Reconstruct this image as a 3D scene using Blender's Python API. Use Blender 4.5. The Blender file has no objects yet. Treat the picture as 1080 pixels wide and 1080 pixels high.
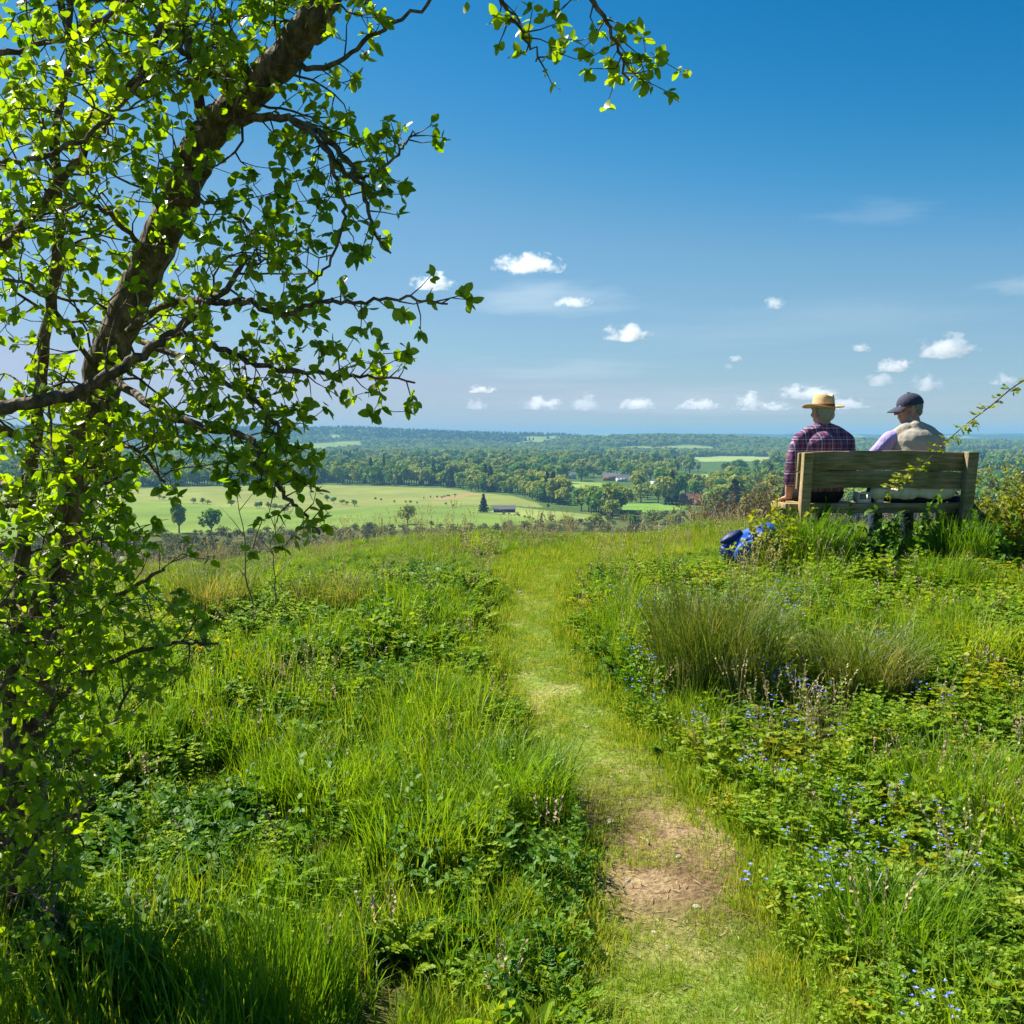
import bpy, bmesh, math, random
import numpy as np
from mathutils import Vector, Matrix, Euler, Quaternion

random.seed(7)
RNG = np.random.default_rng(11)
S = bpy.context.scene
COL = S.collection
R = math.radians

# ------------------------------------------------------------------ camera, world, sun, exposure
CAM = np.array([0.0, 0.0, 1.65])
FOC = 1158.0            # focal length in pixels of a 1080 px frame (50 degrees)
PITCH = math.atan(78.0 / FOC)
cd = bpy.data.cameras.new('camera'); cam = bpy.data.objects.new('camera', cd); COL.objects.link(cam)
cd.sensor_width = 36.0; cd.lens = FOC / 1080.0 * 36.0
cd.clip_start = 0.05; cd.clip_end = 200000.0
cam.location = CAM; cam.rotation_euler = (math.pi / 2 - PITCH, 0, 0)
S.camera = cam

SUN_EL, SUN_AZ = R(50), R(-58)           # azimuth from +Y, negative = left
TO_SUN = Vector((math.sin(SUN_AZ) * math.cos(SUN_EL), math.cos(SUN_AZ) * math.cos(SUN_EL), math.sin(SUN_EL)))
sd = bpy.data.lights.new('sun', 'SUN'); sun = bpy.data.objects.new('sun', sd); COL.objects.link(sun)
sd.energy = 5.0; sd.angle = R(0.53); sd.color = (1.0, 0.95, 0.86)
sun.rotation_euler = TO_SUN.to_track_quat('Z', 'Y').to_euler(); sun.location = (-20, 20, 40)

W = bpy.data.worlds.new('World'); S.world = W; W.use_nodes = True
nt = W.node_tree; nt.nodes.clear()
wo = nt.nodes.new('ShaderNodeOutputWorld'); bg = nt.nodes.new('ShaderNodeBackground')
sk = nt.nodes.new('ShaderNodeTexSky'); sk.sky_type = 'NISHITA'; sk.sun_disc = False
sk.sun_elevation = SUN_EL; sk.sun_rotation = SUN_AZ
sk.air_density = 1.0; sk.dust_density = 0.15; sk.ozone_density = 2.2
# the photograph is graded: each colour channel of the sky gets its own contrast curve
SKY = 0.105
v1 = nt.nodes.new('ShaderNodeVectorMath'); v1.operation = 'SCALE'; v1.inputs['Scale'].default_value = SKY; nt.links.new(sk.outputs[0], v1.inputs[0])
cv = nt.nodes.new('ShaderNodeRGBCurve'); nt.links.new(v1.outputs[0], cv.inputs['Color'])
for ch, pts in enumerate((((0, 0), (.176, .004), (.235, .028), (.32, .105), (.45, .17), (.599, .232), (.68, .285), (.798, .30), (1, .33)),
                          ((0, 0), (.288, .112), (.385, .178), (.496, .25), (.64, .303), (.721, .334), (.762, .336), (1, .36)),
                          ((0, 0), (.487, .285), (.549, .325), (.623, .376), (.677, .388), (.704, .402), (1, .5)))):
    c_ = cv.mapping.curves[ch]
    while len(c_.points) < len(pts): c_.points.new(.5, .5)
    for p_, (x_, y_) in zip(c_.points, pts): p_.location = (x_, y_ * .76); p_.handle_type = 'AUTO_CLAMPED'
cv.mapping.update()
v2 = nt.nodes.new('ShaderNodeVectorMath'); v2.operation = 'SCALE'; v2.inputs['Scale'].default_value = 1 / SKY
nt.links.new(cv.outputs[0], v2.inputs[0]); nt.links.new(v2.outputs[0], bg.inputs[0])
bg.inputs[1].default_value = SKY
nt.links.new(bg.outputs[0], wo.inputs[0])
S.view_settings.view_transform = 'Standard'; S.view_settings.look = 'None'
S.view_settings.exposure = 1.18; S.view_settings.gamma = 1.0
HAZE = 0.000125
S.render.engine = 'CYCLES'
S.cycles.volume_bounces = 12; S.cycles.max_bounces = 12
S.cycles.diffuse_bounces = 3; S.cycles.transmission_bounces = 6
S.cycles.caustics_reflective = False; S.cycles.caustics_refractive = False

# ------------------------------------------------------------------ pixel helpers (1080 px frame)
CP, SP = math.cos(PITCH), math.sin(PITCH)
def ray(px, py):
    a = (px - 540.0) / FOC; b = (540.0 - py) / FOC
    return np.array([a, CP + b * SP, -SP + b * CP])
def at(px, py, Y):
    r = ray(px, py); return CAM + r * (Y / r[1])
def project(p):
    d = np.asarray(p, float) - CAM
    fz = d[..., 1] * CP - d[..., 2] * SP
    uz = d[..., 1] * SP + d[..., 2] * CP
    fz = np.where(fz < 1e-4, 1e-4, fz)
    return 540 + FOC * d[..., 0] / fz, 540 - FOC * uz / fz

# ------------------------------------------------------------------ noise
def _hash(ix, iy, seed):
    h = (ix.astype(np.int64) * 374761393 + iy.astype(np.int64) * 668265263 + seed * 1442695041) & 0xffffffff
    h = ((h ^ (h >> 13)) * 1274126177) & 0xffffffff
    return ((h ^ (h >> 16)) & 0xffff) / 65535.0
def vnoise(x, y, seed=0):
    x = np.asarray(x, float); y = np.asarray(y, float)
    ix = np.floor(x); iy = np.floor(y); fx = x - ix; fy = y - iy
    fx = fx * fx * (3 - 2 * fx); fy = fy * fy * (3 - 2 * fy)
    a = _hash(ix, iy, seed); b = _hash(ix + 1, iy, seed); c = _hash(ix, iy + 1, seed); d = _hash(ix + 1, iy + 1, seed)
    return (a * (1 - fx) + b * fx) * (1 - fy) + (c * (1 - fx) + d * fx) * fy
def fbm(x, y, o=4, seed=0):
    s = 0; a = 0.5; t = 0
    for k in range(o):
        s = s + a * vnoise(x * 2 ** k, y * 2 ** k, seed + k * 17); t += a; a *= 0.5
    return s / t
def sstep(a, b, x):
    t = np.clip((np.asarray(x, float) - a) / (b - a), 0, 1); return t * t * (3 - 2 * t)

# ------------------------------------------------------------------ terrain height
PATH_PX = [(745, 1090), (700, 900), (665, 850), (600, 760), (565, 690), (562, 640), (590, 600), (665, 580)]
def near_h(x, y):
    h = 0.62 * sstep(2.3, 9.5, y)
    h = h + 0.04 * sstep(0.5, 2.8, x) * sstep(3, 8, y)
    h = h - 0.05 * sstep(7, 10.5, y) * (1 - sstep(1.6, 2.2, x)) - 0.34 * sstep(-0.6, -4.0, x) * sstep(4.5, 10.5, y)
    h = h + (fbm(x * 0.7 + 3.1, y * 0.7, 3, 5) - 0.5) * 0.14
    return h
_FY = [-60, 11, 12, 13, 15, 18, 25, 60, 150, 350, 500, 1200, 1600, 2000, 2400, 2800, 3500, 4300, 5200, 7000, 9000, 14000, 30000]
_FZ = [0, 0, -.02, -.10, -.40, -1.0, -3.2, -15, -32, -48, -50.5, -50.5, -48, -45, -45, -46, -42, -38, -50, -60, -40, -30, -30]
_RA = ([-800, 0, 130, 380, 470, 540, 600, 660, 760, 2000], [452, 453, 452, 453, 456, 459, 463, 472, 490, 490])
_RB = ([-800, 480, 560, 640, 700, 760, 830, 900, 1080, 2000], [490, 488, 470, 463.0, 461.0, 463, 466, 466, 467, 467])
_RC = ([-800, 2000], [458.6, 458.6])
def H(x, y):
    x = np.asarray(x, float); y = np.asarray(y, float)
    r = np.hypot(x, y)
    w = sstep(60, 400, r); q = y / np.maximum(r, 1e-6)
    dist = r * sstep(-.1, .5, q)
    base = np.interp((y + 0.02 * np.abs(x)) * (1 - w) + w * dist, _FY, _FZ)
    nh = near_h(x, y) * (1 - sstep(14, 40, r)) + 0.4 * sstep(14, 40, r)
    z = base + nh
    amp = sstep(80, 400, r)
    z = z + amp * (fbm(x / 260.0, y / 260.0, 3, 9) - 0.5) * 5.0
    px = 540 + FOC * x / np.maximum(y, 1.0)
    for (rx, ry), rc, s1, s2 in ((_RA, 5400, 900, 2000), (_RB, 4300, 700, 1500), (_RC, 9500, 1500, 6000)):
        top = (462 - np.interp(px, rx, ry)) / FOC * rc + 1.65
        b0 = np.interp(rc, _FY, _FZ)
        g = np.exp(-((dist - rc) / np.where(dist < rc, s1, s2)) ** 2)
        rough = (fbm(x / 420.0, y / 420.0, 4, 31) - 0.5) * 20 * (rc / 5000.0)
        z = z + np.maximum(top - b0 + rough, 0) * g * sstep(1800, 3000, dist)
    return z
def h1(x, y): return float(H(np.array([x]), np.array([y]))[0])
_TT = np.concatenate([np.linspace(1.5, 16, 260), np.geomspace(16.2, 12000, 900)])
def ground_px(px, py, tmin=0.0):
    r = ray(px, py); P = CAM[None] + r[None] * (_TT / r[1])[:, None]
    d = P[:, 2] - H(P[:, 0], P[:, 1])
    ok = np.where((d[1:] <= 0) & (_TT[1:] >= tmin))[0]
    if len(ok) == 0: return None
    i = ok[0] + 1
    a, b = d[i - 1], d[i]
    t = _TT[i - 1] + (_TT[i] - _TT[i - 1]) * (a / (a - b) if a > 0 else 1)
    p = CAM + r * (t / r[1]); p[2] = h1(p[0], p[1]); return p
def in_poly(x, y, poly):
    x = np.asarray(x, float); y = np.asarray(y, float); c = np.zeros(x.shape, bool); n = len(poly)
    for i in range(n):
        x1, y1 = poly[i][:2]; x2, y2 = poly[(i + 1) % n][:2]
        m = ((y1 > y) != (y2 > y)) & (x < (x2 - x1) * (y - y1) / ((y2 - y1) if y2 != y1 else 1e-9) + x1)
        c ^= m
    return c

# ------------------------------------------------------------------ mesh helpers
def np_mesh(name, V, F, mats, midx=None, smooth=False):
    V = np.asarray(V, np.float32).reshape(-1, 3); F = np.asarray(F, np.int32)
    me = bpy.data.meshes.new(name); n, k = F.shape
    me.vertices.add(len(V)); me.vertices.foreach_set('co', V.ravel())
    me.loops.add(F.size); me.loops.foreach_set('vertex_index', F.ravel())
    me.polygons.add(n); me.polygons.foreach_set('loop_start', np.arange(n, dtype=np.int32) * k)
    for m in mats: me.materials.append(m)
    if midx is not None: me.polygons.foreach_set('material_index', np.asarray(midx, np.int32))
    if smooth: me.polygons.foreach_set('use_smooth', np.ones(n, bool))
    me.update(calc_edges=True); return me
def add_obj(name, me, parent=None, link=True):
    o = bpy.data.objects.new(name, me)
    if link: COL.objects.link(o)
    if parent is not None: o.parent = parent
    return o
def tag(o, label=None, cat=None, group=None, kind=None):
    if label: o['label'] = label
    if cat: o['category'] = cat
    if group: o['group'] = group
    if kind: o['kind'] = kind
    return o
def empty(name, loc, rz=0.0):
    o = bpy.data.objects.new(name, None); COL.objects.link(o); o.location = loc; o.rotation_euler = (0, 0, rz); o.empty_display_size = .1; return o
class MB:
    """quad mesh collector"""
    def __init__(s): s.V = []; s.F = []; s.M = []; s.n = 0
    def add(s, V, F, m=0):
        V = np.asarray(V, float).reshape(-1, 3); F = np.asarray(F, int)
        s.V.append(V); s.F.append(F + s.n); s.M.append(np.full(len(F), m)); s.n += len(V); return s
    def tube(s, P, r, k=7, m=0, cap=True):
        P = np.asarray(P, float); n = len(P); r = np.broadcast_to(np.asarray(r, float), (n,))
        T = np.gradient(P, axis=0); T /= np.linalg.norm(T, axis=1)[:, None] + 1e-12
        a = np.array([0, 0, 1.0]) if abs(T[0, 2]) < .9 else np.array([1.0, 0, 0])
        N = np.cross(T[0], a); N /= np.linalg.norm(N)
        ang = np.arange(k) * 2 * np.pi / k; V = []
        for i in range(n):
            N = N - T[i] * N.dot(T[i]); N /= np.linalg.norm(N) + 1e-12
            B = np.cross(T[i], N)
            V.append(P[i] + r[i] * (np.cos(ang)[:, None] * N + np.sin(ang)[:, None] * B))
        V = np.concatenate(V); F = []
        for i in range(n - 1):
            for j in range(k):
                j2 = (j + 1) % k; F.append((i * k + j, i * k + j2, (i + 1) * k + j2, (i + 1) * k + j))
        if cap:
            nv = len(V); V = np.concatenate([V, P[:1], P[-1:]])
            for j in range(0, k, 2):
                j1 = (j + 1) % k; j2 = (j + 2) % k
                if k % 2 and j == k - 1: F.append((nv, nv, 0, k - 1)) if False else None; continue
                F.append((nv, j2, j1, j)); F.append((nv + 1, (n - 1) * k + j, (n - 1) * k + j1, (n - 1) * k + j2))
        return s.add(V, F, m)
    def box(s, c, size, rot=None, m=0):
        c = np.asarray(c, float); h = np.asarray(size, float) / 2
        V = np.array([[x, y, z] for x in (-1, 1) for y in (-1, 1) for z in (-1, 1)], float) * h
        if rot is not None: V = V @ np.array(Euler(rot).to_matrix()).T
        return s.add(V + c, [(0, 1, 3, 2), (4, 6, 7, 5), (0, 4, 5, 1), (2, 3, 7, 6), (0, 2, 6, 4), (1, 5, 7, 3)], m)
    def ell(s, c, rad, rot=None, nu=16, nv=10, m=0):
        u = np.arange(nu) * 2 * np.pi / nu; v = np.linspace(-np.pi / 2 + .02, np.pi / 2 - .02, nv)
        V = np.array([[np.cos(b) * np.cos(a), np.cos(b) * np.sin(a), np.sin(b)] for b in v for a in u]) * np.asarray(rad, float)
        if rot is not None: V = V @ np.array(Euler(rot).to_matrix()).T
        V = V + np.asarray(c, float); F = []
        for i in range(nv - 1):
            for j in range(nu):
                j2 = (j + 1) % nu; F.append((i * nu + j, i * nu + j2, (i + 1) * nu + j2, (i + 1) * nu + j))
        n0 = len(V); V = np.concatenate([V, [V[:nu].mean(0)], [V[-nu:].mean(0)]])
        for j in range(0, nu, 2):
            F.append((n0, (j + 2) % nu, (j + 1) % nu, j)); q = (nv - 1) * nu
            F.append((n0 + 1, q + j, q + (j + 1) % nu, q + (j + 2) % nu))
        return s.add(V, F, m)
    def cap(s, p0, p1, r0, r1, k=12, m=0):
        """capsule with a tapering radius"""
        p0 = np.asarray(p0, float); p1 = np.asarray(p1, float); d = p1 - p0; L = np.linalg.norm(d) + 1e-9; d = d / L
        P = []; rr = []
        for a in np.linspace(-np.pi / 2 + .12, 0, 4): P.append(p0 + d * r0 * np.sin(a)); rr.append(r0 * np.cos(a))
        for a in np.linspace(0, np.pi / 2 - .12, 4): P.append(p1 + d * r1 * np.sin(a)); rr.append(r1 * np.cos(a))
        return s.tube(P, rr, k, m)
    def chain(s, pts, rads, k=12, m=0):
        for i in range(len(pts) - 1): s.cap(pts[i], pts[i + 1], rads[i], rads[i + 1], k, m)
        return s
    def lathe(s, prof, c=(0, 0, 0), k=24, m=0, sx=1, sy=1):
        prof = np.asarray(prof, float); ang = np.arange(k) * 2 * np.pi / k
        V = np.array([[r * np.cos(a) * sx, r * np.sin(a) * sy, z] for r, z in prof for a in ang]) + np.asarray(c, float)
        F = [(i * k + j, i * k + (j + 1) % k, (i + 1) * k + (j + 1) % k, (i + 1) * k + j) for i in range(len(prof) - 1) for j in range(k)]
        return s.add(V, F, m)
    def data(s): return np.concatenate(s.V), np.concatenate(s.F), np.concatenate(s.M)
    def mesh(s, name, mats, smooth=False):
        V, F, M = s.data(); return np_mesh(name, V, F, mats, M, smooth)
    def build(s, name, mats, parent=None, smooth=False, bevel=0):
        o = add_obj(name, s.mesh(name, mats if isinstance(mats, (list, tuple)) else [mats], smooth), parent)
        if bevel:
            b = o.modifiers.new('bevel', 'BEVEL'); b.width = bevel; b.segments = 2; b.limit_method = 'ANGLE'
        return o
    def blob(s, name, mat, parent=None, voxel=.008, smooth=4, fac=.5):
        o = s.build(name, mat, parent)
        m = o.modifiers.new('remesh', 'REMESH'); m.mode = 'VOXEL'; m.voxel_size = voxel; m.use_smooth_shade = True
        if smooth:
            q = o.modifiers.new('smooth', 'SMOOTH'); q.iterations = smooth; q.factor = fac
        return o
def spline(pts, n=8):
    P = np.asarray(pts, float); P = np.concatenate([[2 * P[0] - P[1]], P, [2 * P[-1] - P[-2]]]); out = []
    for i in range(1, len(P) - 2):
        p0, p1, p2, p3 = P[i - 1:i + 3]
        for t in np.linspace(0, 1, n, endpoint=False):
            out.append(.5 * ((2 * p1) + (-p0 + p2) * t + (2 * p0 - 5 * p1 + 4 * p2 - p3) * t * t + (-p0 + 3 * p1 - 3 * p2 + p3) * t ** 3))
    out.append(P[-2]); return np.array(out)
def nrm(v): v = np.asarray(v, float); return v / (np.linalg.norm(v, axis=-1, keepdims=True) + 1e-12)
def frames(d, up):
    d = nrm(d); x = np.cross(d, up); x = nrm(x); z = np.cross(x, d); return np.stack([x, d, z], axis=-1)   # columns
def stamp(T, F, pos, Rm, scl):
    """copies of template T (m,3) / F (f,4) at N frames -> V, F"""
    N = len(pos); m = len(T); scl = np.asarray(scl, float); scl = scl[:, None] if scl.ndim == 1 else scl
    V = np.einsum('nij,nmj->nmi', Rm, T[None] * scl[:, None, :]) + pos[:, None]
    return V.reshape(-1, 3), (F[None] + (np.arange(N) * m)[:, None, None]).reshape(-1, 4)
def leaf_template(rows, wid, fold=.18, droop=.12):
    """oval leaf along +Y, unit length"""
    V = []; n = len(rows)
    for t, w in zip(rows, wid):
        z = -droop * t * t
        V += [(-w, t, z + fold * w), (0, t, z), (w, t, z + fold * w)]
    F = []
    for i in range(n - 1):
        a = i * 3; F += [(a, a + 1, a + 4, a + 3), (a + 1, a + 2, a + 5, a + 4)]
    return np.array(V), np.array(F)
LEAF_T, LEAF_F = leaf_template([0, .12, .4, .7, .92, 1.0], [.02, .17, .33, .28, .12, .02])
LEAF4_T, LEAF4_F = leaf_template([0, .35, .75, 1.0], [.03, .30, .24, .02])

# ------------------------------------------------------------------ materials
MATS = {}
def nodes(name):
    m = bpy.data.materials.new(name); m.use_nodes = True; n = m.node_tree; n.nodes.clear(); MATS[name] = m
    return m, n, (lambda t, **k: mk(n, t, **k)), (lambda a, b: n.links.new(a, b))
def mk(n, t, **k):
    x = n.nodes.new('ShaderNode' + t)
    for a, v in k.items():
        if a.startswith('i_'):
            key = a[2:].replace('_', ' '); x.inputs[int(key) if key.isdigit() else key].default_value = v
        else: setattr(x, a, v)
    return x
def ramp(n, stops, interp='LINEAR'):
    x = n.nodes.new('ShaderNodeValToRGB'); x.color_ramp.interpolation = interp; e = x.color_ramp.elements
    while len(e) < len(stops): e.new(.5)
    for i, (p, c) in enumerate(stops): e[i].position = p; e[i].color = (*c, 1) if len(c) == 3 else c
    return x
def foliage(name, cols, trans=.45, rough=.5, nscale=6.0, tcol=None, spec=.25, tboost=1.5, rnd=.45, nz=1.1, off=-.3):
    """leaf material: colour picked by instance random + position noise, part of the light passes through"""
    m, n, N, L = nodes(name)
    oi = N('ObjectInfo'); tc = N('TexCoord'); no = N('TexNoise', i_Scale=nscale, i_Detail=2.0)
    L(tc.outputs['Object'], no.inputs['Vector'])
    geo = N('NewGeometry')
    a = N('Math', operation='MULTIPLY', i_1=rnd); L(oi.outputs['Random'], a.inputs[0])
    b = N('Math', operation='MULTIPLY_ADD', i_1=nz, i_2=off); L(no.outputs[0], b.inputs[0])
    c0 = N('Math', operation='ADD'); L(a.outputs[0], c0.inputs[0]); L(b.outputs[0], c0.inputs[1])
    d = N('Math', operation='MULTIPLY_ADD', i_1=.35); L(geo.outputs['Random Per Island'], d.inputs[0]); L(c0.outputs[0], d.inputs[2])
    r = ramp(n, [(i / (len(cols) - 1) if len(cols) > 1 else 0, c) for i, c in enumerate(cols)]); L(d.outputs[0], r.inputs[0])
    p = N('BsdfPrincipled', i_Roughness=rough); p.inputs['Specular IOR Level'].default_value = spec
    L(r.outputs[0], p.inputs['Base Color'])
    t = N('BsdfTranslucent'); g = N('MixRGB', blend_type='MULTIPLY', i_Fac=1.0)
    g.inputs[2].default_value = (*(tcol or (1.25 * tboost, 1.15 * tboost, .35 * tboost)), 1); L(r.outputs[0], g.inputs[1]); L(g.outputs[0], t.inputs[0])
    mx = N('MixShader', i_Fac=trans); L(p.outputs[0], mx.inputs[1]); L(t.outputs[0], mx.inputs[2])
    o = N('OutputMaterial'); L(mx.outputs[0], o.inputs[0]); return m
def solid(name, col, rough=.7, col2=None, scale=20.0, bump=0.0, bscale=60.0, stretch=None, spec=.3, metal=0.0, detail=4.0):
    m, n, N, L = nodes(name); p = N('BsdfPrincipled', i_Roughness=rough, i_Metallic=metal); p.inputs['Specular IOR Level'].default_value = spec
    tc = N('TexCoord'); mp = N('Mapping'); mp.inputs['Scale'].default_value = stretch or (1, 1, 1); L(tc.outputs['Object'], mp.inputs[0])
    no = N('TexNoise', i_Scale=scale, i_Detail=detail); L(mp.outputs[0], no.inputs['Vector'])
    if col2 is not None and isinstance(col2, list): r = ramp(n, col2)
    else: r = ramp(n, [(.3, col), (.7, col2 or tuple(c * .8 for c in col))])
    L(no.outputs[0], r.inputs[0]); L(r.outputs[0], p.inputs['Base Color'])
    if bump:
        n2 = N('TexNoise', i_Scale=bscale, i_Detail=5.0); L(mp.outputs[0], n2.inputs['Vector'])
        b = N('Bump', i_Strength=bump, i_Distance=.02); L(n2.outputs[0], b.inputs['Height']); L(b.outputs[0], p.inputs['Normal'])
    o = N('OutputMaterial'); L(p.outputs[0], o.inputs[0]); return m

# ------------------------------------------------------------------ geometry-node scatter for uncountable stuff
_SC = {}
def scatter(name, pos, rot, scl, idx, protos, label, cat=None):
    me = bpy.data.meshes.new(name); pos = np.asarray(pos, np.float32)
    me.vertices.add(len(pos)); me.vertices.foreach_set('co', pos.ravel())
    for nm, ty, arr, key in (('rot', 'FLOAT_VECTOR', rot, 'vector'), ('scl', 'FLOAT_VECTOR', scl, 'vector')):
        at_ = me.attributes.new(nm, ty, 'POINT'); at_.data.foreach_set(key, np.asarray(arr, np.float32).ravel())
    at_ = me.attributes.new('idx', 'INT', 'POINT'); at_.data.foreach_set('value', np.asarray(idx, np.int32))
    c = bpy.data.collections.new(name + '_kinds')
    for k, p in enumerate(protos): c.objects.link(p)
    order = sorted(range(len(protos)), key=lambda k: protos[k].name)
    inv = np.argsort(order); at_.data.foreach_set('value', np.asarray(inv[np.asarray(idx)], np.int32))
    o = add_obj(name, me); g = bpy.data.node_groups.new(name, 'GeometryNodeTree')
    g.interface.new_socket('Geometry', in_out='INPUT', socket_type='NodeSocketGeometry'); g.interface.new_socket('Geometry', in_out='OUTPUT', socket_type='NodeSocketGeometry')
    gi = g.nodes.new('NodeGroupInput'); go = g.nodes.new('NodeGroupOutput'); ip = g.nodes.new('GeometryNodeInstanceOnPoints')
    ci = g.nodes.new('GeometryNodeCollectionInfo'); ci.inputs['Collection'].default_value = c; ci.inputs['Separate Children'].default_value = True; ci.inputs['Reset Children'].default_value = True
    def na(nm, ty):
        x = g.nodes.new('GeometryNodeInputNamedAttribute'); x.data_type = ty; x.inputs['Name'].default_value = nm
        return [q for q in x.outputs if q.enabled and q.name == 'Attribute'][0]
    ip.inputs['Pick Instance'].default_value = True
    g.links.new(gi.outputs[0], ip.inputs['Points']); g.links.new(ci.outputs[0], ip.inputs['Instance'])
    g.links.new(na('idx', 'INT'), ip.inputs['Instance Index']); g.links.new(na('scl', 'FLOAT_VECTOR'), ip.inputs['Scale'])
    er = g.nodes.new('FunctionNodeEulerToRotation'); g.links.new(na('rot', 'FLOAT_VECTOR'), er.inputs[0]); g.links.new(er.outputs[0], ip.inputs['Rotation'])
    g.links.new(ip.outputs[0], go.inputs[0])
    md = o.modifiers.new('scatter', 'NODES'); md.node_group = g
    return tag(o, label, cat, None, 'stuff')
# ------------------------------------------------------------------ ground sheet: polar grid reaching the horizon
def px_poly(pts): return [tuple(ground_px(px, py, 200)) for px, py in pts]
_fields_px = {
    'wide':  [(-40, 522), (120, 516), (200, 513.5), (340, 511.5), (400, 513), (470, 515), (500, 519), (540, 523), (566, 530), (572, 535), (520, 533), (470, 534), (420, 532), (330, 541), (250, 535), (190, 530), (120, 530), (-40, 545)],
    'lower': [(-40, 545), (120, 530), (190, 530), (250, 535), (330, 541), (420, 532), (470, 534), (520, 534), (505, 541), (560, 545), (585, 549), (568, 552), (480, 558), (360, 558), (200, 562), (-40, 575)],
    'right': [(545, 535), (600, 540.5), (645, 545), (640, 550), (600, 552), (586, 549), (545, 543.5), (508, 540.5)],
    'bright': [(655, 531), (690, 531), (722, 534), (720, 537), (690, 540), (664, 541), (655, 536)],
    'slope': [(596, 508), (640, 509), (668, 516), (664, 523), (640, 519), (600, 513)],
    'farpale': [(728, 482.5), (762, 481), (815, 482), (812, 486), (740, 487)],
        'bare': [(448, 527.5), (470, 524), (498, 520), (505, 521), (484, 525), (458, 528)],
    'mid': [(720, 501), (752, 500), (760, 503), (726, 505)],
}
_field_col = {'wide': (.195, .225, .058), 'lower': (.145, .215, .036), 'right': (.20, .25, .07), 'bright': (.14, .26, .04), 'slope': (.20, .27, .06),
              'farpale': (.26, .33, .10), 'mid': (.24, .30, .07), 'bare': (.30, .20, .10)}
FIELDS = {k: px_poly(v) for k, v in _fields_px.items()}
def field_of(x, y):
    out = np.full(np.shape(x), '', dtype=object)
    for k, p in FIELDS.items(): out[in_poly(x, y, p)] = k
    return out
def wood_noise(x, y): return fbm(x / 330.0 + 25.3, y / 520.0 + 8.7, 4, 78)

az = np.concatenate([np.linspace(-180, -50, 36, endpoint=False), np.linspace(-50, -33, 40, endpoint=False), np.linspace(-33, 33, 400, endpoint=False), np.linspace(33, 50, 40, endpoint=False), np.linspace(50, 180, 36, endpoint=False)])
rr = np.concatenate([np.linspace(.25, 16, 240, endpoint=False), np.geomspace(16, 400, 70, endpoint=False), np.linspace(400, 1700, 180, endpoint=False), np.geomspace(1700, 12000, 190), np.geomspace(12500, 14400, 3)])
A, RR = np.meshgrid(np.radians(az), rr); gx = RR * np.sin(A); gy = RR * np.cos(A); gz = H(gx, gy)
na, nr = len(az), len(rr)
V = np.stack([gx, gy, gz], -1).reshape(-1, 3)
ii, jj = np.meshgrid(np.arange(nr - 1), np.arange(na), indexing='ij'); j2 = (jj + 1) % na
F = np.stack([ii * na + jj, (ii + 1) * na + jj, (ii + 1) * na + j2, ii * na + j2], -1).reshape(-1, 4)[:, ::-1]
x, y = V[:, 0], V[:, 1]; r = np.hypot(x, y)
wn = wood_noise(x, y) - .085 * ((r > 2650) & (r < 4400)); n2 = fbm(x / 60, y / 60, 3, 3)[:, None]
col = np.empty((len(V), 3))
col[:] = np.array([.10, .10, .032])
hill = (r > 13) & (r < 700); col[hill] = [.085, .095, .03]
far = r >= 640
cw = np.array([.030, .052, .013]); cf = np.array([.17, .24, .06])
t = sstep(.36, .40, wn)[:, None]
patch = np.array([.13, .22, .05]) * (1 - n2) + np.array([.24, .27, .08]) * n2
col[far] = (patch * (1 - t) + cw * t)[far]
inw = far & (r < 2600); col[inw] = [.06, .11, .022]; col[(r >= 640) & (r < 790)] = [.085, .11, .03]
fo = field_of(x, y)
for k, c in _field_col.items():
    m = fo == k; col[m] = np.array(c) * (.82 + .36 * n2[m])
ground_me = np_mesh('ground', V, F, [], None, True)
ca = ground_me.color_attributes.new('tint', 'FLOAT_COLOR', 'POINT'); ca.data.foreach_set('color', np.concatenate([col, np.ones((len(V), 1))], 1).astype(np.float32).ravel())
m, n, N, L = nodes('ground')
at_ = N('Attribute', attribute_name='tint'); tc = N('TexCoord')
no = N('TexNoise', i_Scale=9.0, i_Detail=6.0); nb = N('TexNoise', i_Scale=.035, i_Detail=6.0)
L(tc.outputs['Object'], no.inputs['Vector']); L(tc.outputs['Object'], nb.inputs['Vector'])
k1 = ramp(n, [(.3, (.6, .62, .6)), (.7, (1.35, 1.3, 1.2))]); L(no.outputs[0], k1.inputs[0])
k2 = ramp(n, [(.3, (.78, .86, .75)), (.72, (1.2, 1.12, 1.15))]); L(nb.outputs[0], k2.inputs[0])
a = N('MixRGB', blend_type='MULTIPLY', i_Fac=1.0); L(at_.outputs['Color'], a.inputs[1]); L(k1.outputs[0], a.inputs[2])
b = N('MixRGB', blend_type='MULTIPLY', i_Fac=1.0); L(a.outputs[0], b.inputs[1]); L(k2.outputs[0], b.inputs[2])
p = N('BsdfPrincipled', i_Roughness=.95); p.inputs['Specular IOR Level'].default_value = .05; L(b.outputs[0], p.inputs['Base Color'])
o = N('OutputMaterial'); L(p.outputs[0], o.inputs[0]); ground_me.materials.append(m)
tag(add_obj('ground', ground_me), kind='structure')

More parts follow.
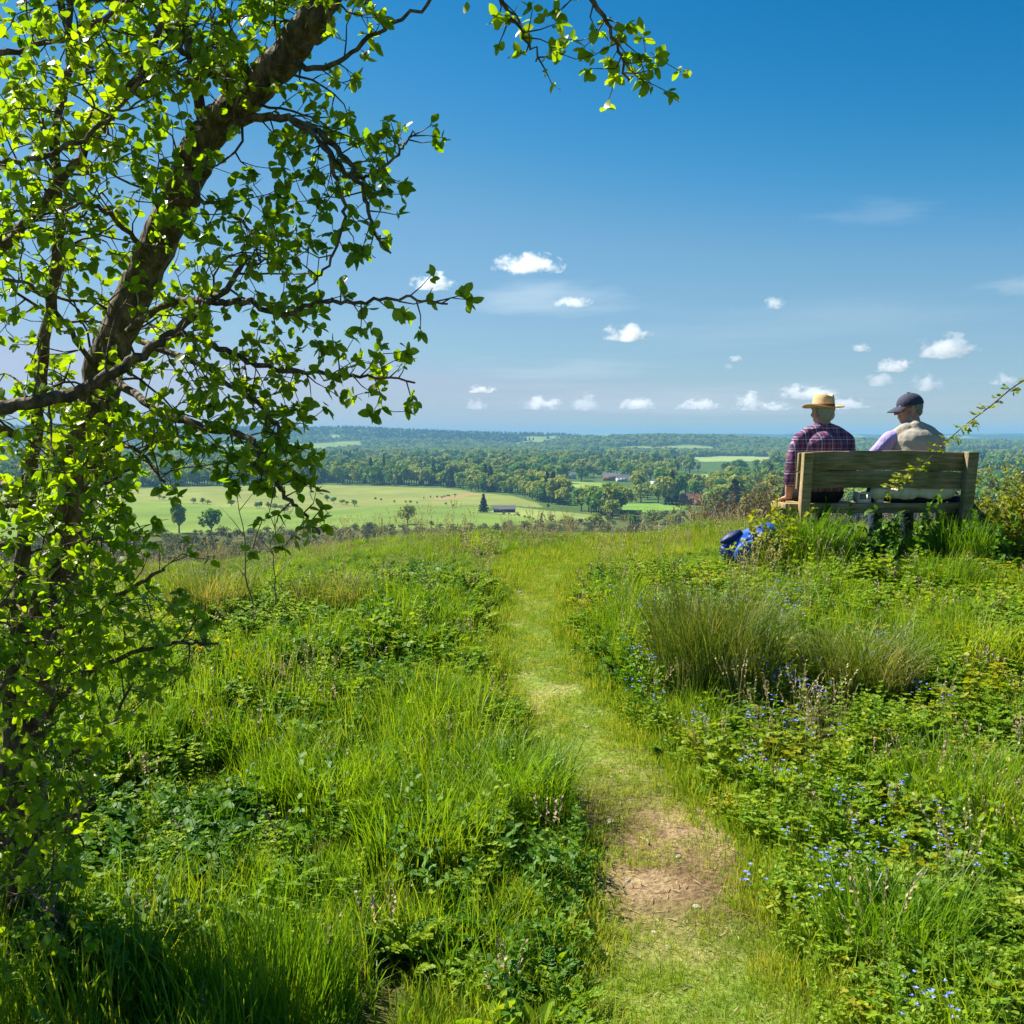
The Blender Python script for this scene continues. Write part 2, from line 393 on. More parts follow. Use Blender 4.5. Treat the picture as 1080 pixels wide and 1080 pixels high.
# ------------------------------------------------------------------ worn footpath: a strip 4 mm above the ground
pc = np.array([ground_px(px, py)[:2] for px, py in [(790, 1240)] + PATH_PX + [(720, 576)]]); PATHC = spline(pc, 14)
_pw = np.interp(np.linspace(0, 1, len(PATHC)), [0, .25, .5, .75, .88, 1], [.34, .30, .26, .26, .28, .3])
def path_dist(x, y):
    """distance to the path line divided by the half width there"""
    x = np.asarray(x, float); y = np.asarray(y, float); d = np.hypot(x[..., None] - PATHC[:, 0], y[..., None] - PATHC[:, 1])
    i = d.argmin(-1); return np.take_along_axis(d, i[..., None], -1)[..., 0] / _pw[i]
T = np.gradient(PATHC, axis=0); T = nrm(T); Nn = np.stack([T[:, 1], -T[:, 0]], 1); cols = np.linspace(-1, 1, 25)
P2 = PATHC[:, None] + Nn[:, None] * (cols[None, :, None] * (_pw[:, None, None] * 1.1)); n_, k_ = P2.shape[:2]
pz = H(P2[..., 0], P2[..., 1]) + .006 - .02 * sstep(.8, 1.0, np.abs(cols))[None]
Vp = np.concatenate([P2, pz[..., None]], -1).reshape(-1, 3)
ii, jj = np.meshgrid(np.arange(n_ - 1), np.arange(k_ - 1), indexing='ij')
Fp = np.stack([ii * k_ + jj, ii * k_ + jj + 1, (ii + 1) * k_ + jj + 1, (ii + 1) * k_ + jj], -1).reshape(-1, 4)
m, n, N, L = nodes('trodden_earth'); tc = N('TexCoord')
n1 = N('TexNoise', i_Scale=2.1, i_Detail=6.0, i_Roughness=.62); n2_ = N('TexNoise', i_Scale=45.0, i_Detail=6.0); n3 = N('TexNoise', i_Scale=6.0, i_Detail=4.0)
for q in (n1, n2_, n3): L(tc.outputs['Object'], q.inputs['Vector'])
r0 = ramp(n, [(.28, (.07, .045, .026)), (.44, (.21, .14, .075)), (.62, (.38, .275, .15))]); L(n1.outputs[0], r0.inputs[0])
rg = ramp(n, [(.3, (.10, .16, .022)), (.5, (.18, .24, .04)), (.62, (.28, .28, .08)), (.75, (.38, .30, .14))]); L(n1.outputs[0], rg.inputs[0])
sy = N('SeparateXYZ'); L(tc.outputs['Object'], sy.inputs[0])
ya = N('MapRange', i_1=3.2, i_2=3.8); yb_ = N('MapRange', i_1=5.0, i_2=4.3); L(sy.outputs[1], ya.inputs[0]); L(sy.outputs[1], yb_.inputs[0])
ym = N('Math', operation='MULTIPLY'); L(ya.outputs[0], ym.inputs[0]); L(yb_.outputs[0], ym.inputs[1])
r1 = N('MixRGB'); L(ym.outputs[0], r1.inputs[0]); L(rg.outputs[0], r1.inputs[1]); L(r0.outputs[0], r1.inputs[2])
r2 = ramp(n, [(.25, (.5, .48, .45)), (.55, (1, 1, 1)), (.75, (1.25, 1.22, 1.15))]); L(n2_.outputs[0], r2.inputs[0])
a = N('MixRGB', blend_type='MULTIPLY', i_Fac=1.0); L(r1.outputs[0], a.inputs[1]); L(r2.outputs[0], a.inputs[2])
p = N('BsdfPrincipled', i_Roughness=.95); p.inputs['Specular IOR Level'].default_value = .05; L(a.outputs[0], p.inputs['Base Color'])
bp = N('Bump', i_Strength=.9, i_Distance=.02); L(n2_.outputs[0], bp.inputs['Height']); L(bp.outputs[0], p.inputs['Normal'])
o = N('OutputMaterial'); L(p.outputs[0], o.inputs[0])
tag(add_obj('footpath', np_mesh('footpath', Vp, Fp, [m], None, True)), kind='structure')

# ------------------------------------------------------------------ valley trees
M_CROWN = foliage('crown_leaf', [(.022, .066, .012), (.05, .14, .018), (.10, .225, .026), (.18, .29, .036), (.28, .32, .05)], trans=.35, nscale=.25, rnd=.95, nz=.5, off=-.1, rough=.7, spec=.1, tboost=1.0)
M_DARK = foliage('conifer_leaf', [(.018, .042, .014), (.032, .062, .018), (.045, .08, .022)], trans=.15, nscale=.3, rough=.7, spec=.1, tboost=1.0)
M_SCRUB = foliage('scrub_leaf', [(.075, .065, .034), (.11, .095, .045), (.10, .13, .035), (.085, .125, .03)], trans=.3, nscale=.3, rough=.8, spec=.05, tboost=1.0)
M_BARK = solid('valley_bark', (.09, .07, .05), .9, (.05, .04, .03), 3.0)
SPLIT = {}
def crown_mesh(name, seed, h, w, nq, mat, shape='round', q=.075, base=.12):
    """leaf-clump faces spread over and inside a set of lobes, plus a tapered trunk"""
    g = np.random.default_rng(seed); mb = MB()
    if shape == 'round':
        nl = g.integers(9, 15); lob = []
        for i in range(nl):
            a = g.uniform(0, 6.28); t = g.uniform(.0, 1); rad = w * .5 * g.uniform(.25, .62) * (1 - .35 * t)
            lob.append((np.cos(a) * rad, np.sin(a) * rad, h * (base + .22 + .52 * t), w * g.uniform(.17, .27), h * g.uniform(.13, .2)))
        lob.append((0, 0, h * .6, w * .33, h * .3))
        L_ = np.array(lob); c = g.integers(0, len(L_), nq); u = nrm(g.normal(size=(nq, 3))); u[:, 2] = np.where(u[:, 2] < -.35, -u[:, 2], u[:, 2])
        k = g.uniform(.6, 1.05, nq) ** .6
        pos = L_[c, :3] + u * k[:, None] * np.stack([L_[c, 3], L_[c, 3], L_[c, 4]], 1)
    else:
        z = g.uniform(0, 1, nq) ** 1.4; a = g.uniform(0, 6.28, nq); tier = .75 + .25 * np.cos(z * 40 + np.sin(a * 3) * 1.5)
        rad = w * .5 * (1 - z) ** .8 * np.sqrt(g.uniform(.25, 1, nq)) * tier
        pos = np.stack([np.cos(a) * rad, np.sin(a) * rad, h * (.08 + .92 * z)], 1); u = nrm(np.stack([np.cos(a), np.sin(a), np.full(nq, .4)], 1))
    nd = nrm(u + g.normal(size=(nq, 3)) * .45); d = nrm(np.cross(nd, g.normal(size=(nq, 3)))); Fm = frames(d, nd)
    T = np.array([[-.5, -.4, 0], [.5, -.55, .08], [.55, .5, 0], [-.45, .55, .1]]); s = h * q * g.uniform(.6, 1.5, nq)
    Vq, Fq = stamp(T, np.array([[0, 1, 2, 3]]), pos, Fm, s); cb = MB().add(Vq, Fq, 0); mb.add(Vq, Fq, 0); nb = len(mb.V)
    mb.tube(np.array([[0, 0, -h * .05], [0, 0, h * .2], [w * .02, 0, h * .55]]), [h * .035, h * .025, h * .01], 6, 1)
    for i in range(4):
        a = i * 1.6 + g.uniform(0, 1); mb.tube(np.array([[0, 0, h * .22], [np.cos(a) * w * .15, np.sin(a) * w * .15, h * .42], [np.cos(a) * w * .28, np.sin(a) * w * .28, h * .6]]), [h * .018, h * .012, h * .005], 5, 1)
    tb = MB()
    for V_, F_, off in zip(mb.V[nb:], mb.F[nb:], np.cumsum([0] + [len(v) for v in mb.V])[nb:]): tb.add(V_, F_ - off)
    me = mb.mesh(name, [mat, M_BARK]); SPLIT[me.name] = (cb.mesh('crown', [mat]), tb.mesh('trunk', [M_BARK])); return me
CROWNS = [crown_mesh('round_tree', 100 + i, 1.0, g_w, 420, M_CROWN) for i, g_w in enumerate((.85, .95, 1.1, .75, 1.0, .9, 1.2))]
CONIF = [crown_mesh('conifer_tree', 130 + i, 1.0, w_, 420, M_DARK, 'cone') for i, w_ in enumerate((.5, .62))]
SCRUBS = [crown_mesh('scrub_bush', 150 + i, 1.0, w_, 300, M_SCRUB, base=-.1, q=.07) for i, w_ in enumerate((1.3, 1.6, 1.1))]
def valley_tree(me, name, p, h, wide, label, group, rz=None):
    o = add_obj(name, me); o.location = (p[0], p[1], p[2] - .02 * h); o.scale = (h * wide, h * wide, h); o.rotation_euler.z = random.uniform(0, 6.28) if rz is None else rz
    return tag(o, label, 'tree' if 'bush' not in name else 'bush', group)
# single trees one can tell apart: px, py of the foot, height in px, width factor, mesh, name, label
SOLO = [
    (430, 553, 21, 1.15, CROWNS[2], 'round_tree', 'round dark oak standing alone at the lower edge of the wide pale field'),
    (510, 540, 19, 1.1, CONIF[1], 'conifer_tree', 'dark pointed conifer standing in the field beside the low barn'),
    (497, 519, 12, 1.1, CROWNS[0], 'round_tree', 'small dark round tree at the far corner of the pale field'),
    (509, 519, 17, .8, CROWNS[3], 'round_tree', 'taller paler tree beside the small dark one at the far field corner'),
    (189, 562, 34, .95, CROWNS[3], 'round_tree', 'tall dark tree of the pair below the hedge line on the left'),
    (223, 563, 27, 1.1, CROWNS[2], 'round_tree', 'broad paler tree of the pair standing below the hedge line on the left'),
    (571, 556, 15, .8, CONIF[0], 'conifer_tree', 'small dark conifer at the lower right corner of the field by the scrub'),
    (578, 537, 7, 1.0, CROWNS[0], 'round_tree', 'tiny dark bush tree on the grass strip right of the barn'),
    (455, 557, 9, .9, CROWNS[5], 'round_tree', 'small tree just right of the lone round oak'),
    (391, 506, 24, .9, CONIF[1], 'conifer_tree', 'tallest dark conifer rising out of the front of the wood'),
    (405, 505, 26, .55, CONIF[0], 'conifer_tree', 'slender dark conifer right beside the tallest one in the wood'),
    (646, 547, 22, 1.15, CROWNS[4], 'round_tree', 'big dark round tree on the near corner of the bright green field'),
    (676, 530, 20, 1.2, CROWNS[6], 'round_tree', 'broad dark tree at the foot of the sloping field below the houses'),
    (708, 515, 20, .9, CONIF[1], 'conifer_tree', 'dark wide conifer beside the white house'),
    (645, 504, 17, 1.1, CROWNS[1], 'round_tree', 'pale round tree above the houses on the slope'),
    (596, 557, 14, 1.5, CROWNS[6], 'round_tree', 'broad low dark tree at the scrub edge right of the small conifer'),
    (627, 556, 15, 1.7, CROWNS[1], 'round_tree', 'broad pale green tree at the scrub edge, right of the dark one'),
    (690, 553, 15, 1.5, CROWNS[2], 'round_tree', 'broad tree below the bright green field, left of the brick houses'),
    (668, 558, 16, 1.3, CROWNS[0], 'round_tree', 'fresh green tree at the scrub edge under the bright green field'),
    (712, 556, 16, 1.2, CROWNS[5], 'round_tree', 'darker green tree at the scrub edge below the brick houses'),
    (738, 558, 17, 1.3, CROWNS[3], 'round_tree', 'rightmost of the green trees at the scrub edge below the brick houses'),
]
for px, py, hp, wd, me, nm, lab in SOLO:
    p = ground_px(px, py, 250); hh = hp * p[1] / FOC; o = tag(empty(nm, (p[0], p[1], p[2] - .02 * hh), random.uniform(0, 6.28)), lab, 'tree'); o.scale = (hh * wd, hh * wd, hh)
    for pn, pm in zip(('crown', 'trunk'), SPLIT[me.name]): add_obj(pn, pm, o)
# hedgerow bushes in the fields
rowsets = [('dark bushes in a row between the two left fields', 'small dark bush in the broken hedge row between the two left fields',
            [(168, 527), (173, 527.5), (180, 529), (184, 529.5), (204, 531), (214, 531.5), (219, 532), (244, 533.5), (271, 536), (274, 536), (283, 537), (290, 538), (297, 538), (303, 539), (345, 529), (352, 531), (361, 532), (366, 533), (374, 534), (232, 512), (300, 541)], 6.5),
           ('low bushes along the line below the barn', 'low bush of the hedge running down from the barn to the small conifer',
            [(525, 540.5), (531, 542), (537, 543), (543, 544), (548, 545), (553, 546.5), (558, 547.5), (563, 549)], 3.2),
           ('little trees along the faint line under the cattle', 'little tree on the faint hedge line below the grazing cattle',
            [(440, 532), (433, 531), (470, 533), (428, 531), (478, 535)], 4.5)]
for grp, lab, pts, hp in rowsets:
    for px, py in pts:
        p = ground_px(px, py, 250); valley_tree(CROWNS[random.randrange(7)], 'hedge_bush', p, hp * random.uniform(.7, 1.25) * p[1] / FOC, random.uniform(1.0, 1.7), lab, grp)
# the woods: candidate feet sampled over the valley; the largest in view are things, the rest one mass
cand = []
g = np.random.default_rng(5)
def add_cands(n, x0, x1, r0, r1, minsep, hr, poly=None):
    a = g.uniform(x0, x1, n); rad = np.exp(g.uniform(np.log(r0), np.log(r1), n))
    xx = (a - 540) / FOC * rad; yy = rad
    for q in range(n): cand.append((xx[q], yy[q], g.uniform(*hr), g.integers(0, 100)))
_wood_front_px = [(-60, 521), (130, 514.5), (340, 510.5), (400, 512), (470, 514), (500, 518), (545, 522), (575, 531), (610, 540), (640, 547), (655, 541), (690, 542), (725, 539), (760, 545), (830, 552), (1140, 552)]
_wf = np.array([ground_px(px, py, 250) for px, py in _wood_front_px]); _wfx = 540 + FOC * _wf[:, 0] / _wf[:, 1]
def front_r(px): return np.interp(px, _wfx, _wf[:, 1])
for px in np.arange(-60, 1140, 2.6):                      # the front row, close set
    rad = front_r(px) * (1 + abs(g.normal()) * .035 + .004); cand.append(((px - 540) / FOC * rad, rad, g.uniform(11, 22), g.integers(0, 100)))
for k in range(2900):
    px = g.uniform(-80, 1160); f0 = front_r(px); rad = f0 * 1.03 + (2500 - f0) * g.uniform(0, 1) ** 1.1
    cand.append(((px - 540) / FOC * rad, rad, g.uniform(13, 24), g.integers(0, 100)))
C_ = np.array(cand); fo = field_of(C_[:, 0], C_[:, 1]); ok = fo == ''
gap = fbm(C_[:, 0] / 90, C_[:, 1] / 140, 3, 41); ok &= (gap > .33) | (C_[:, 1] < 1500)
ppx, ppy = project(np.stack([C_[:, 0], C_[:, 1], H(C_[:, 0], C_[:, 1])], 1))
# keep the gently sloping fields and the houses open to view: nothing tall just in front of them
for k_, ph in (('slope', 15), ('bright', 8), ('farpale', 11), ('mid', 10)):
    q = np.array(_fields_px[k_]); ok &= ~((ppx > q[:, 0].min()) & (ppx < q[:, 0].max()) & (ppy > q[:, 1].min() + 1) & (ppy < q[:, 1].max() + ph))
for hx, hy in ((600, 508), (648, 507), (660, 509), (690, 511), (727, 531), (742, 532)):
    ok &= ~((abs(ppx - hx) < 7) & (ppy > hy - 2) & (ppy < hy + 15))
C_, ppx, ppy = C_[ok], ppx[ok], ppy[ok]; size = C_[:, 2] / C_[:, 1]
inview = (ppx > -10) & (ppx < 1090) & ~((ppx > 845) & (ppy > 470)) & ~((ppx < 120) & (np.arange(len(ppx)) % 3 > 0))
order = np.argsort(-np.where(inview, size, 0)); things = order[:235]; rest = order[235:]
for i in things:
    xx, yy, hh, kk = C_[i]; con = kk > 90; px = ppx[i]
    zone = ('behind the wide pale field on the left', 'left') if px < 345 else ('in the front of the long wood behind the wide field', 'wood') if px < 560 else ('between the small fields and houses in the valley', 'village') if px < 720 else ('in the valley left of the bench', 'bench') if px < 850 else ('in the valley behind the bench', 'behind')
    me = CONIF[int(kk) % 2] if con else CROWNS[int(kk) % 7]
    valley_tree(me, 'conifer_tree' if con else 'round_tree', (xx, yy, h1(xx, yy)), hh * (1.15 if con else 1), g.uniform(.85, 1.25), ('dark conifer ' if con else 'leafy green tree ') + zone[0], ('conifers ' if con else 'trees ') + zone[0])
def hidden_protos(lst, nm): 
    return [add_obj(nm + '_' + 'abcdefghijkl'[i], me, None, False) for i, me in enumerate(lst)]
tree_p = hidden_protos(CROWNS + CONIF, 'wood_tree')
kk = C_[rest, 3].astype(int); zr = H(C_[rest, 0], C_[rest, 1]); hh = C_[rest, 2]; wd = g.uniform(.85, 1.3, len(rest))
# far hills: smaller-looking trees wherever the land is wooded
nf = 34000; pxf = g.uniform(-80, 1160, nf); rf = np.exp(g.uniform(np.log(2600), np.log(7200), nf)); xf = (pxf - 540) / FOC * rf; wnf = wood_noise(xf, rf) - .085 * (rf < 4400)
okf = (wnf > .385) & (field_of(xf, rf) == ''); xf, rf = xf[okf], rf[okf]; kf = g.integers(0, 100, len(xf)); kf = np.where((rf > 4300) & (fbm(xf / 700, rf / 700, 2, 55) > .42) & (g.uniform(0, 1, len(xf)) < .8), 90 + kf % 2, kf); hf = g.uniform(10, 18, len(xf))
X = np.concatenate([C_[rest, 0], xf]); Y = np.concatenate([C_[rest, 1], rf]); Z = np.concatenate([zr, H(xf, rf)]); K = np.concatenate([kk, kf]); HH = np.concatenate([hh, hf]); WD = np.concatenate([wd, g.uniform(1.1, 1.8, len(xf))])
scatter('far_woods', np.stack([X, Y, Z], 1), np.stack([0 * X, 0 * X, g.uniform(0, 6.28, len(X))], 1), np.stack([HH * WD, HH * WD, HH], 1), np.where(K > 88, 7 + K % 2, K % 7), tree_p, 'green and bluish woods covering the valley and the far hills')
# scrub at the foot of the slope
ns = 2200; pxs = g.uniform(-80, 1160, ns); rs = g.uniform(330, 760, ns); xs = (pxs - 540) / FOC * rs
oks = (field_of(xs, rs) == ''); xs, rs = xs[oks], rs[oks]; hs_ = g.uniform(2.5, 6.0, len(xs)) * np.interp(rs, [330, 500, 640, 760], [1.6, 1.2, .9, .8])
scrub_p = hidden_protos(SCRUBS, 'scrub_kind')
scatter('scrub_thicket', np.stack([xs, rs, H(xs, rs)], 1), np.stack([0 * xs, 0 * xs, g.uniform(0, 6.28, len(xs))], 1), np.stack([hs_ * g.uniform(.9, 1.4, len(xs))] * 2 + [hs_], 1), g.integers(0, 3, len(xs)), scrub_p, 'brownish green scrub thicket along the foot of the hill below the fields')

# ------------------------------------------------------------------ houses, barn, cattle in the valley
M_BRICK = solid('brick_wall', (.30, .13, .08), .9, (.22, .09, .06), 2.0); M_RENDERW = solid('white_wall', (.75, .72, .66), .9, (.62, .6, .55), 2.0)
M_TILE = solid('clay_roof', (.20, .085, .055), .9, (.13, .06, .045), 3.0); M_SLATE = solid('slate_roof', (.16, .16, .17), .8, (.10, .10, .11), 3.0)
M_PANE = solid('window_glass', (.04, .05, .06), .15); M_TIMBER = solid('barn_timber', (.035, .03, .026), .9, (.06, .05, .045), 2.0)
def house(name, px, py, w, d, h, rz, wall, roof, label, cat, nwin=3, chim=True):
    p = ground_px(px, py, 250); t = tag(empty(name, p, rz), label, cat)
    MB().box((0, 0, h / 2 - .5), (w, d, h + 1)).build('wall', wall, t)
    rh = d * .42; ov = .4; a, b = w / 2 + ov, d / 2 + ov
    Vr = [(-a, -b, h - .1), (a, -b, h - .1), (a, b, h - .1), (-a, b, h - .1), (-a, 0, h + rh), (a, 0, h + rh)]
    mb = MB(); mb.add(Vr, [(0, 1, 5, 4), (2, 3, 4, 5), (3, 2, 1, 0), (1, 2, 5, 5), (3, 0, 4, 4)]); 
    bm_ = bpy.data.meshes.new('roof'); bm_.from_pydata(Vr, [], [(0, 1, 5, 4), (2, 3, 4, 5), (3, 2, 1, 0), (1, 2, 5), (3, 0, 4)]); bm_.materials.append(roof); rf_ = add_obj('roof', bm_, t)
    if chim: MB().box((w * .3, 0, h + rh), (1.0, .8, 2.4)).build('chimney', M_BRICK, rf_)
    for i in range(nwin):
        xx = (i + .5) / nwin * w - w / 2
        for zz in ((1.4, 4.0) if h > 4.5 else (1.4,)): MB().box((xx, -d / 2 - .02, zz), (1.3, .1, 1.2)).build('window', M_PANE, t)
    return t
house('brick_house', 727, 532, 13, 8, 5.2, .2, M_BRICK, M_TILE, 'red brick house with a clay roof left of its twin near the scrub', 'house')
house('brick_house', 741, 533, 12, 8, 5.0, -.1, M_BRICK, M_TILE, 'red brick house with pale gable right of its twin near the scrub', 'house')
house('slope_house', 600, 505, 17, 9, 5.4, .1, M_RENDERW, M_SLATE, 'pale house half hidden by trees at the left above the sloping field', 'house')
house('slope_house', 645, 507, 20, 9, 6, -.15, M_BRICK, M_SLATE, 'large grey roofed house above the sloping field in the village', 'house', 4)
house('slope_house', 659, 508, 20, 9, 4.8, .15, M_RENDERW, M_SLATE, 'long grey roofed house to the right of the large one above the sloping field', 'house', 5)
house('white_house', 692, 512, 9, 8, 6, .5, M_RENDERW, M_SLATE, 'small bright white house between dark trees in the village', 'house', 2)
house('roadside_house', 232, 500, 14, 9, 4.5, .1, M_RENDERW, M_TILE, 'pale house with a red roof in the trees beyond the left field', 'house')
house('roadside_house', 352, 507, 16, 9, 4.5, -.1, M_BRICK, M_TILE, 'low brick house at the left end of the long wood', 'house')
house('field_barn', 532, 540.2, 15, 6, 2.4, .05, M_TIMBER, M_SLATE, 'long low dark barn with a grey roof in the field beside a conifer', 'barn', 0, False)
M_COW = solid('cattle_hide', (.10, .04, .022), .8, (.05, .025, .018), 2.0)
def cow_mesh():
    b = MB(); b.ell((0, 0, 1.0), (.95, .36, .42)); b.ell((-.6, 0, 1.02), (.4, .34, .42)); b.ell((.55, 0, 1.08), (.42, .32, .42))
    b.cap((.85, 0, 1.15), (1.25, 0, .85), .24, .16); b.cap((1.25, 0, .82), (1.55, 0, .55), .15, .1)
    for sx in (-.7, .6):
        for sy in (-.2, .2): b.cap((sx, sy, .8), (sx + (.05 if sx < 0 else 0), sy, .4), .15, .08); b.cap((sx + (.05 if sx < 0 else 0), sy, .4), (sx, sy, .03), .075, .07)
    b.cap((1.2, -.22, .95), (1.2, .22, .95), .05, .05); b.cap((-.97, 0, 1.25), (-1.05, 0, .6), .04, .03); return b
c0 = cow_mesh().blob('grazing_cow', M_COW, None, .07, 2)
for i, (px, py) in enumerate([(447, 526), (454, 525), (461, 525), (466, 525.5), (469, 524.5), (473, 524), (480, 523), (396, 527), (402, 528), (416, 530), (198, 514), (213, 514)]):
    o = c0 if i == 0 else c0.copy()
    if i: COL.objects.link(o)
    p = ground_px(px, py, 250); o.location = p; o.rotation_euler.z = random.uniform(0, 6.28); s = random.uniform(1.2, 1.45); o.scale = (s, s, s)
    tag(o, 'dark brown cow grazing in the wide pale field in the valley', 'cow', 'cattle grazing in the wide field')

# ------------------------------------------------------------------ haze: one closed box of even air round the whole scene
hz = MB().box((0, 0, 10), (30000, 30000, 170)).mesh('haze', [])
m, n, N, L = nodes('haze_air'); pv = N('VolumePrincipled', i_Density=HAZE); pv.inputs['Color'].default_value = (.23, .50, .80, 1); pv.inputs['Anisotropy'].default_value = .0
o = N('OutputMaterial'); L(pv.outputs[0], o.inputs['Volume']); hz.materials.append(m); tag(add_obj('haze', hz), 'pale blue air over the valley', None, None, 'stuff')

# ------------------------------------------------------------------ clouds: bounded puffs of vapour high beyond the valley
def cloud(px, py, w, h, k=1.0, wisp=False):
    el = max((462 - py) / FOC, .012); alt = 1100.0; Y = min(alt / el, 30000.0); c = at(px, py, Y); sx = w * Y / FOC * .62; sz = h * Y / FOC * .75
    mb = MB(); mb.ell((0, 0, 0), (1, 1, 1), None, 20, 12); me = mb.mesh('cloud', [])
    m, n, N, L = nodes('vapour'); tc = N('TexCoord'); oi = N('ObjectInfo'); va = N('VectorMath', operation='SCALE'); va.inputs['Scale'].default_value = 50.0
    cx = N('CombineXYZ'); L(oi.outputs['Random'], cx.inputs[0]); L(oi.outputs['Random'], cx.inputs[1]); L(cx.outputs[0], va.inputs[0])
    mp = N('Mapping'); mp.inputs['Scale'].default_value = (w / h * .6, 1.0, 1.0) if not wisp else (1.0, 1.0, 1.6); L(tc.outputs['Object'], mp.inputs[0])
    ad = N('VectorMath', operation='ADD'); L(mp.outputs[0], ad.inputs[0]); L(va.outputs[0], ad.inputs[1])
    no = N('TexNoise', i_Scale=1.5 if not wisp else 1.2, i_Detail=8.0, i_Roughness=.66); L(ad.outputs[0], no.inputs['Vector'])
    ln = N('VectorMath', operation='LENGTH'); L(tc.outputs['Object'], ln.inputs[0])
    sp = N('SeparateXYZ'); L(tc.outputs['Object'], sp.inputs[0]); fl = N('MapRange', i_1=-.62, i_2=-.30, i_3=.9, i_4=0.0); L(sp.outputs[2], fl.inputs[0])
    # noise - radius - flat underside
    a = N('Math', operation='MULTIPLY_ADD', i_1=2.7, i_2=-.80 if not wisp else -.75); L(no.outputs[0], a.inputs[0])
    b = N('Math', operation='MULTIPLY', i_1=.82); L(ln.outputs['Value'], b.inputs[0])
    s_ = N('Math', operation='SUBTRACT'); L(a.outputs[0], s_.inputs[0]); L(b.outputs[0], s_.inputs[1])
    s2 = N('Math', operation='SUBTRACT'); L(s_.outputs[0], s2.inputs[0]); L(fl.outputs[0], s2.inputs[1])
    dens = (2.2 if not wisp else .12) * k / max(sz, 1)
    rr_ = N('MapRange', i_1=.0, i_2=.42, i_3=0.0, i_4=dens); L(s2.outputs[0], rr_.inputs[0])
    pv = N('VolumePrincipled'); pv.inputs['Color'].default_value = (.99, .99, .99, 1); pv.inputs['Anisotropy'].default_value = .45
    L(rr_.outputs[0], pv.inputs['Density']); o = N('OutputMaterial'); L(pv.outputs[0], o.inputs['Volume']); me.materials.append(m)
    o = add_obj('cloud', me); o.location = c; o.scale = (sx, sx * .7 if not wisp else sx, sz)
    return tag(o, 'small white puffy cloud low in the blue sky' if not wisp else 'faint thin wisp of high cloud in the blue sky', 'cloud', 'small clouds' if not wisp else 'cloud wisps')
for c in [(557, 281, 66, 22), (456, 300, 44, 20), (604, 320, 40, 12, .4), (662, 354, 48, 20), (816, 321, 22, 16, .6), (998, 370, 60, 28), (944, 388, 38, 16), (978, 406, 30, 22), (928, 403, 28, 18, .7), (908, 368, 18, 10, .7),
          (572, 428, 42, 16), (507, 412, 30, 9, .6), (502, 428, 22, 14, .6), (616, 427, 30, 22), (672, 428, 42, 14), (738, 428, 46, 14), (790, 423, 32, 16), (806, 430, 60, 10, .5), (852, 416, 60, 18), (776, 379, 14, 8, .5), (768, 387, 10, 8, .4), (890, 428, 60, 14, .5), (1060, 402, 30, 14, .6)]: cloud(*c)
for c in [(575, 318, 190, 34, .5), (600, 392, 220, 26, .22), (860, 343, 460, 50, .16), (930, 226, 150, 14, .2), (1078, 302, 90, 24, .6), (760, 425, 520, 40, .2)]: cloud(*c, wisp=True)
# ------------------------------------------------------------------ meadow: grasses and herbs of the hilltop
G_GREEN = [(.05, .13, .006), (.11, .23, .009), (.20, .325, .013), (.34, .40, .03)]
M_GRASS = foliage('meadow_grass', G_GREEN, trans=.45, nscale=2.0, rough=.45, spec=.3, tboost=1.3)
M_LUSH = foliage('lush_grass', [(.045, .125, .007), (.10, .22, .010), (.18, .305, .014)], trans=.45, nscale=2.0, rough=.42, spec=.35, tboost=1.3)
M_TURF = foliage('mown_turf', [(.11, .24, .012), (.17, .31, .015), (.27, .37, .03), (.45, .43, .09)], trans=.35, nscale=3.0, rough=.6, spec=.15, tboost=1.2)
M_STRAW = foliage('dry_straw', [(.34, .27, .12), (.50, .42, .22), (.26, .22, .08)], trans=.25, nscale=3.0, rough=.6, spec=.2, tcol=(1, .95, .7))
M_HERB = foliage('herb_leaf', [(.055, .14, .012), (.11, .23, .014), (.19, .315, .018), (.31, .39, .03)], trans=.42, nscale=5.0, rough=.55, spec=.2, tboost=1.3)
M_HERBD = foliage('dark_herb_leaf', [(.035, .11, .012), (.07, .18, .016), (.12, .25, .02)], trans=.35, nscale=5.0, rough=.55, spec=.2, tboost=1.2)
M_YELLOW = foliage('young_leaf', [(.17, .25, .012), (.27, .31, .016), (.38, .36, .02)], trans=.45, nscale=5.0, rough=.5, spec=.3, tcol=(1.4, 1.3, .3))
M_BLUE = solid('blue_petal', (.13, .20, .72), .6, (.26, .34, .85), 40.0)
M_PINK = solid('seed_head', (.34, .20, .17), .8, (.45, .33, .24), 40.0)
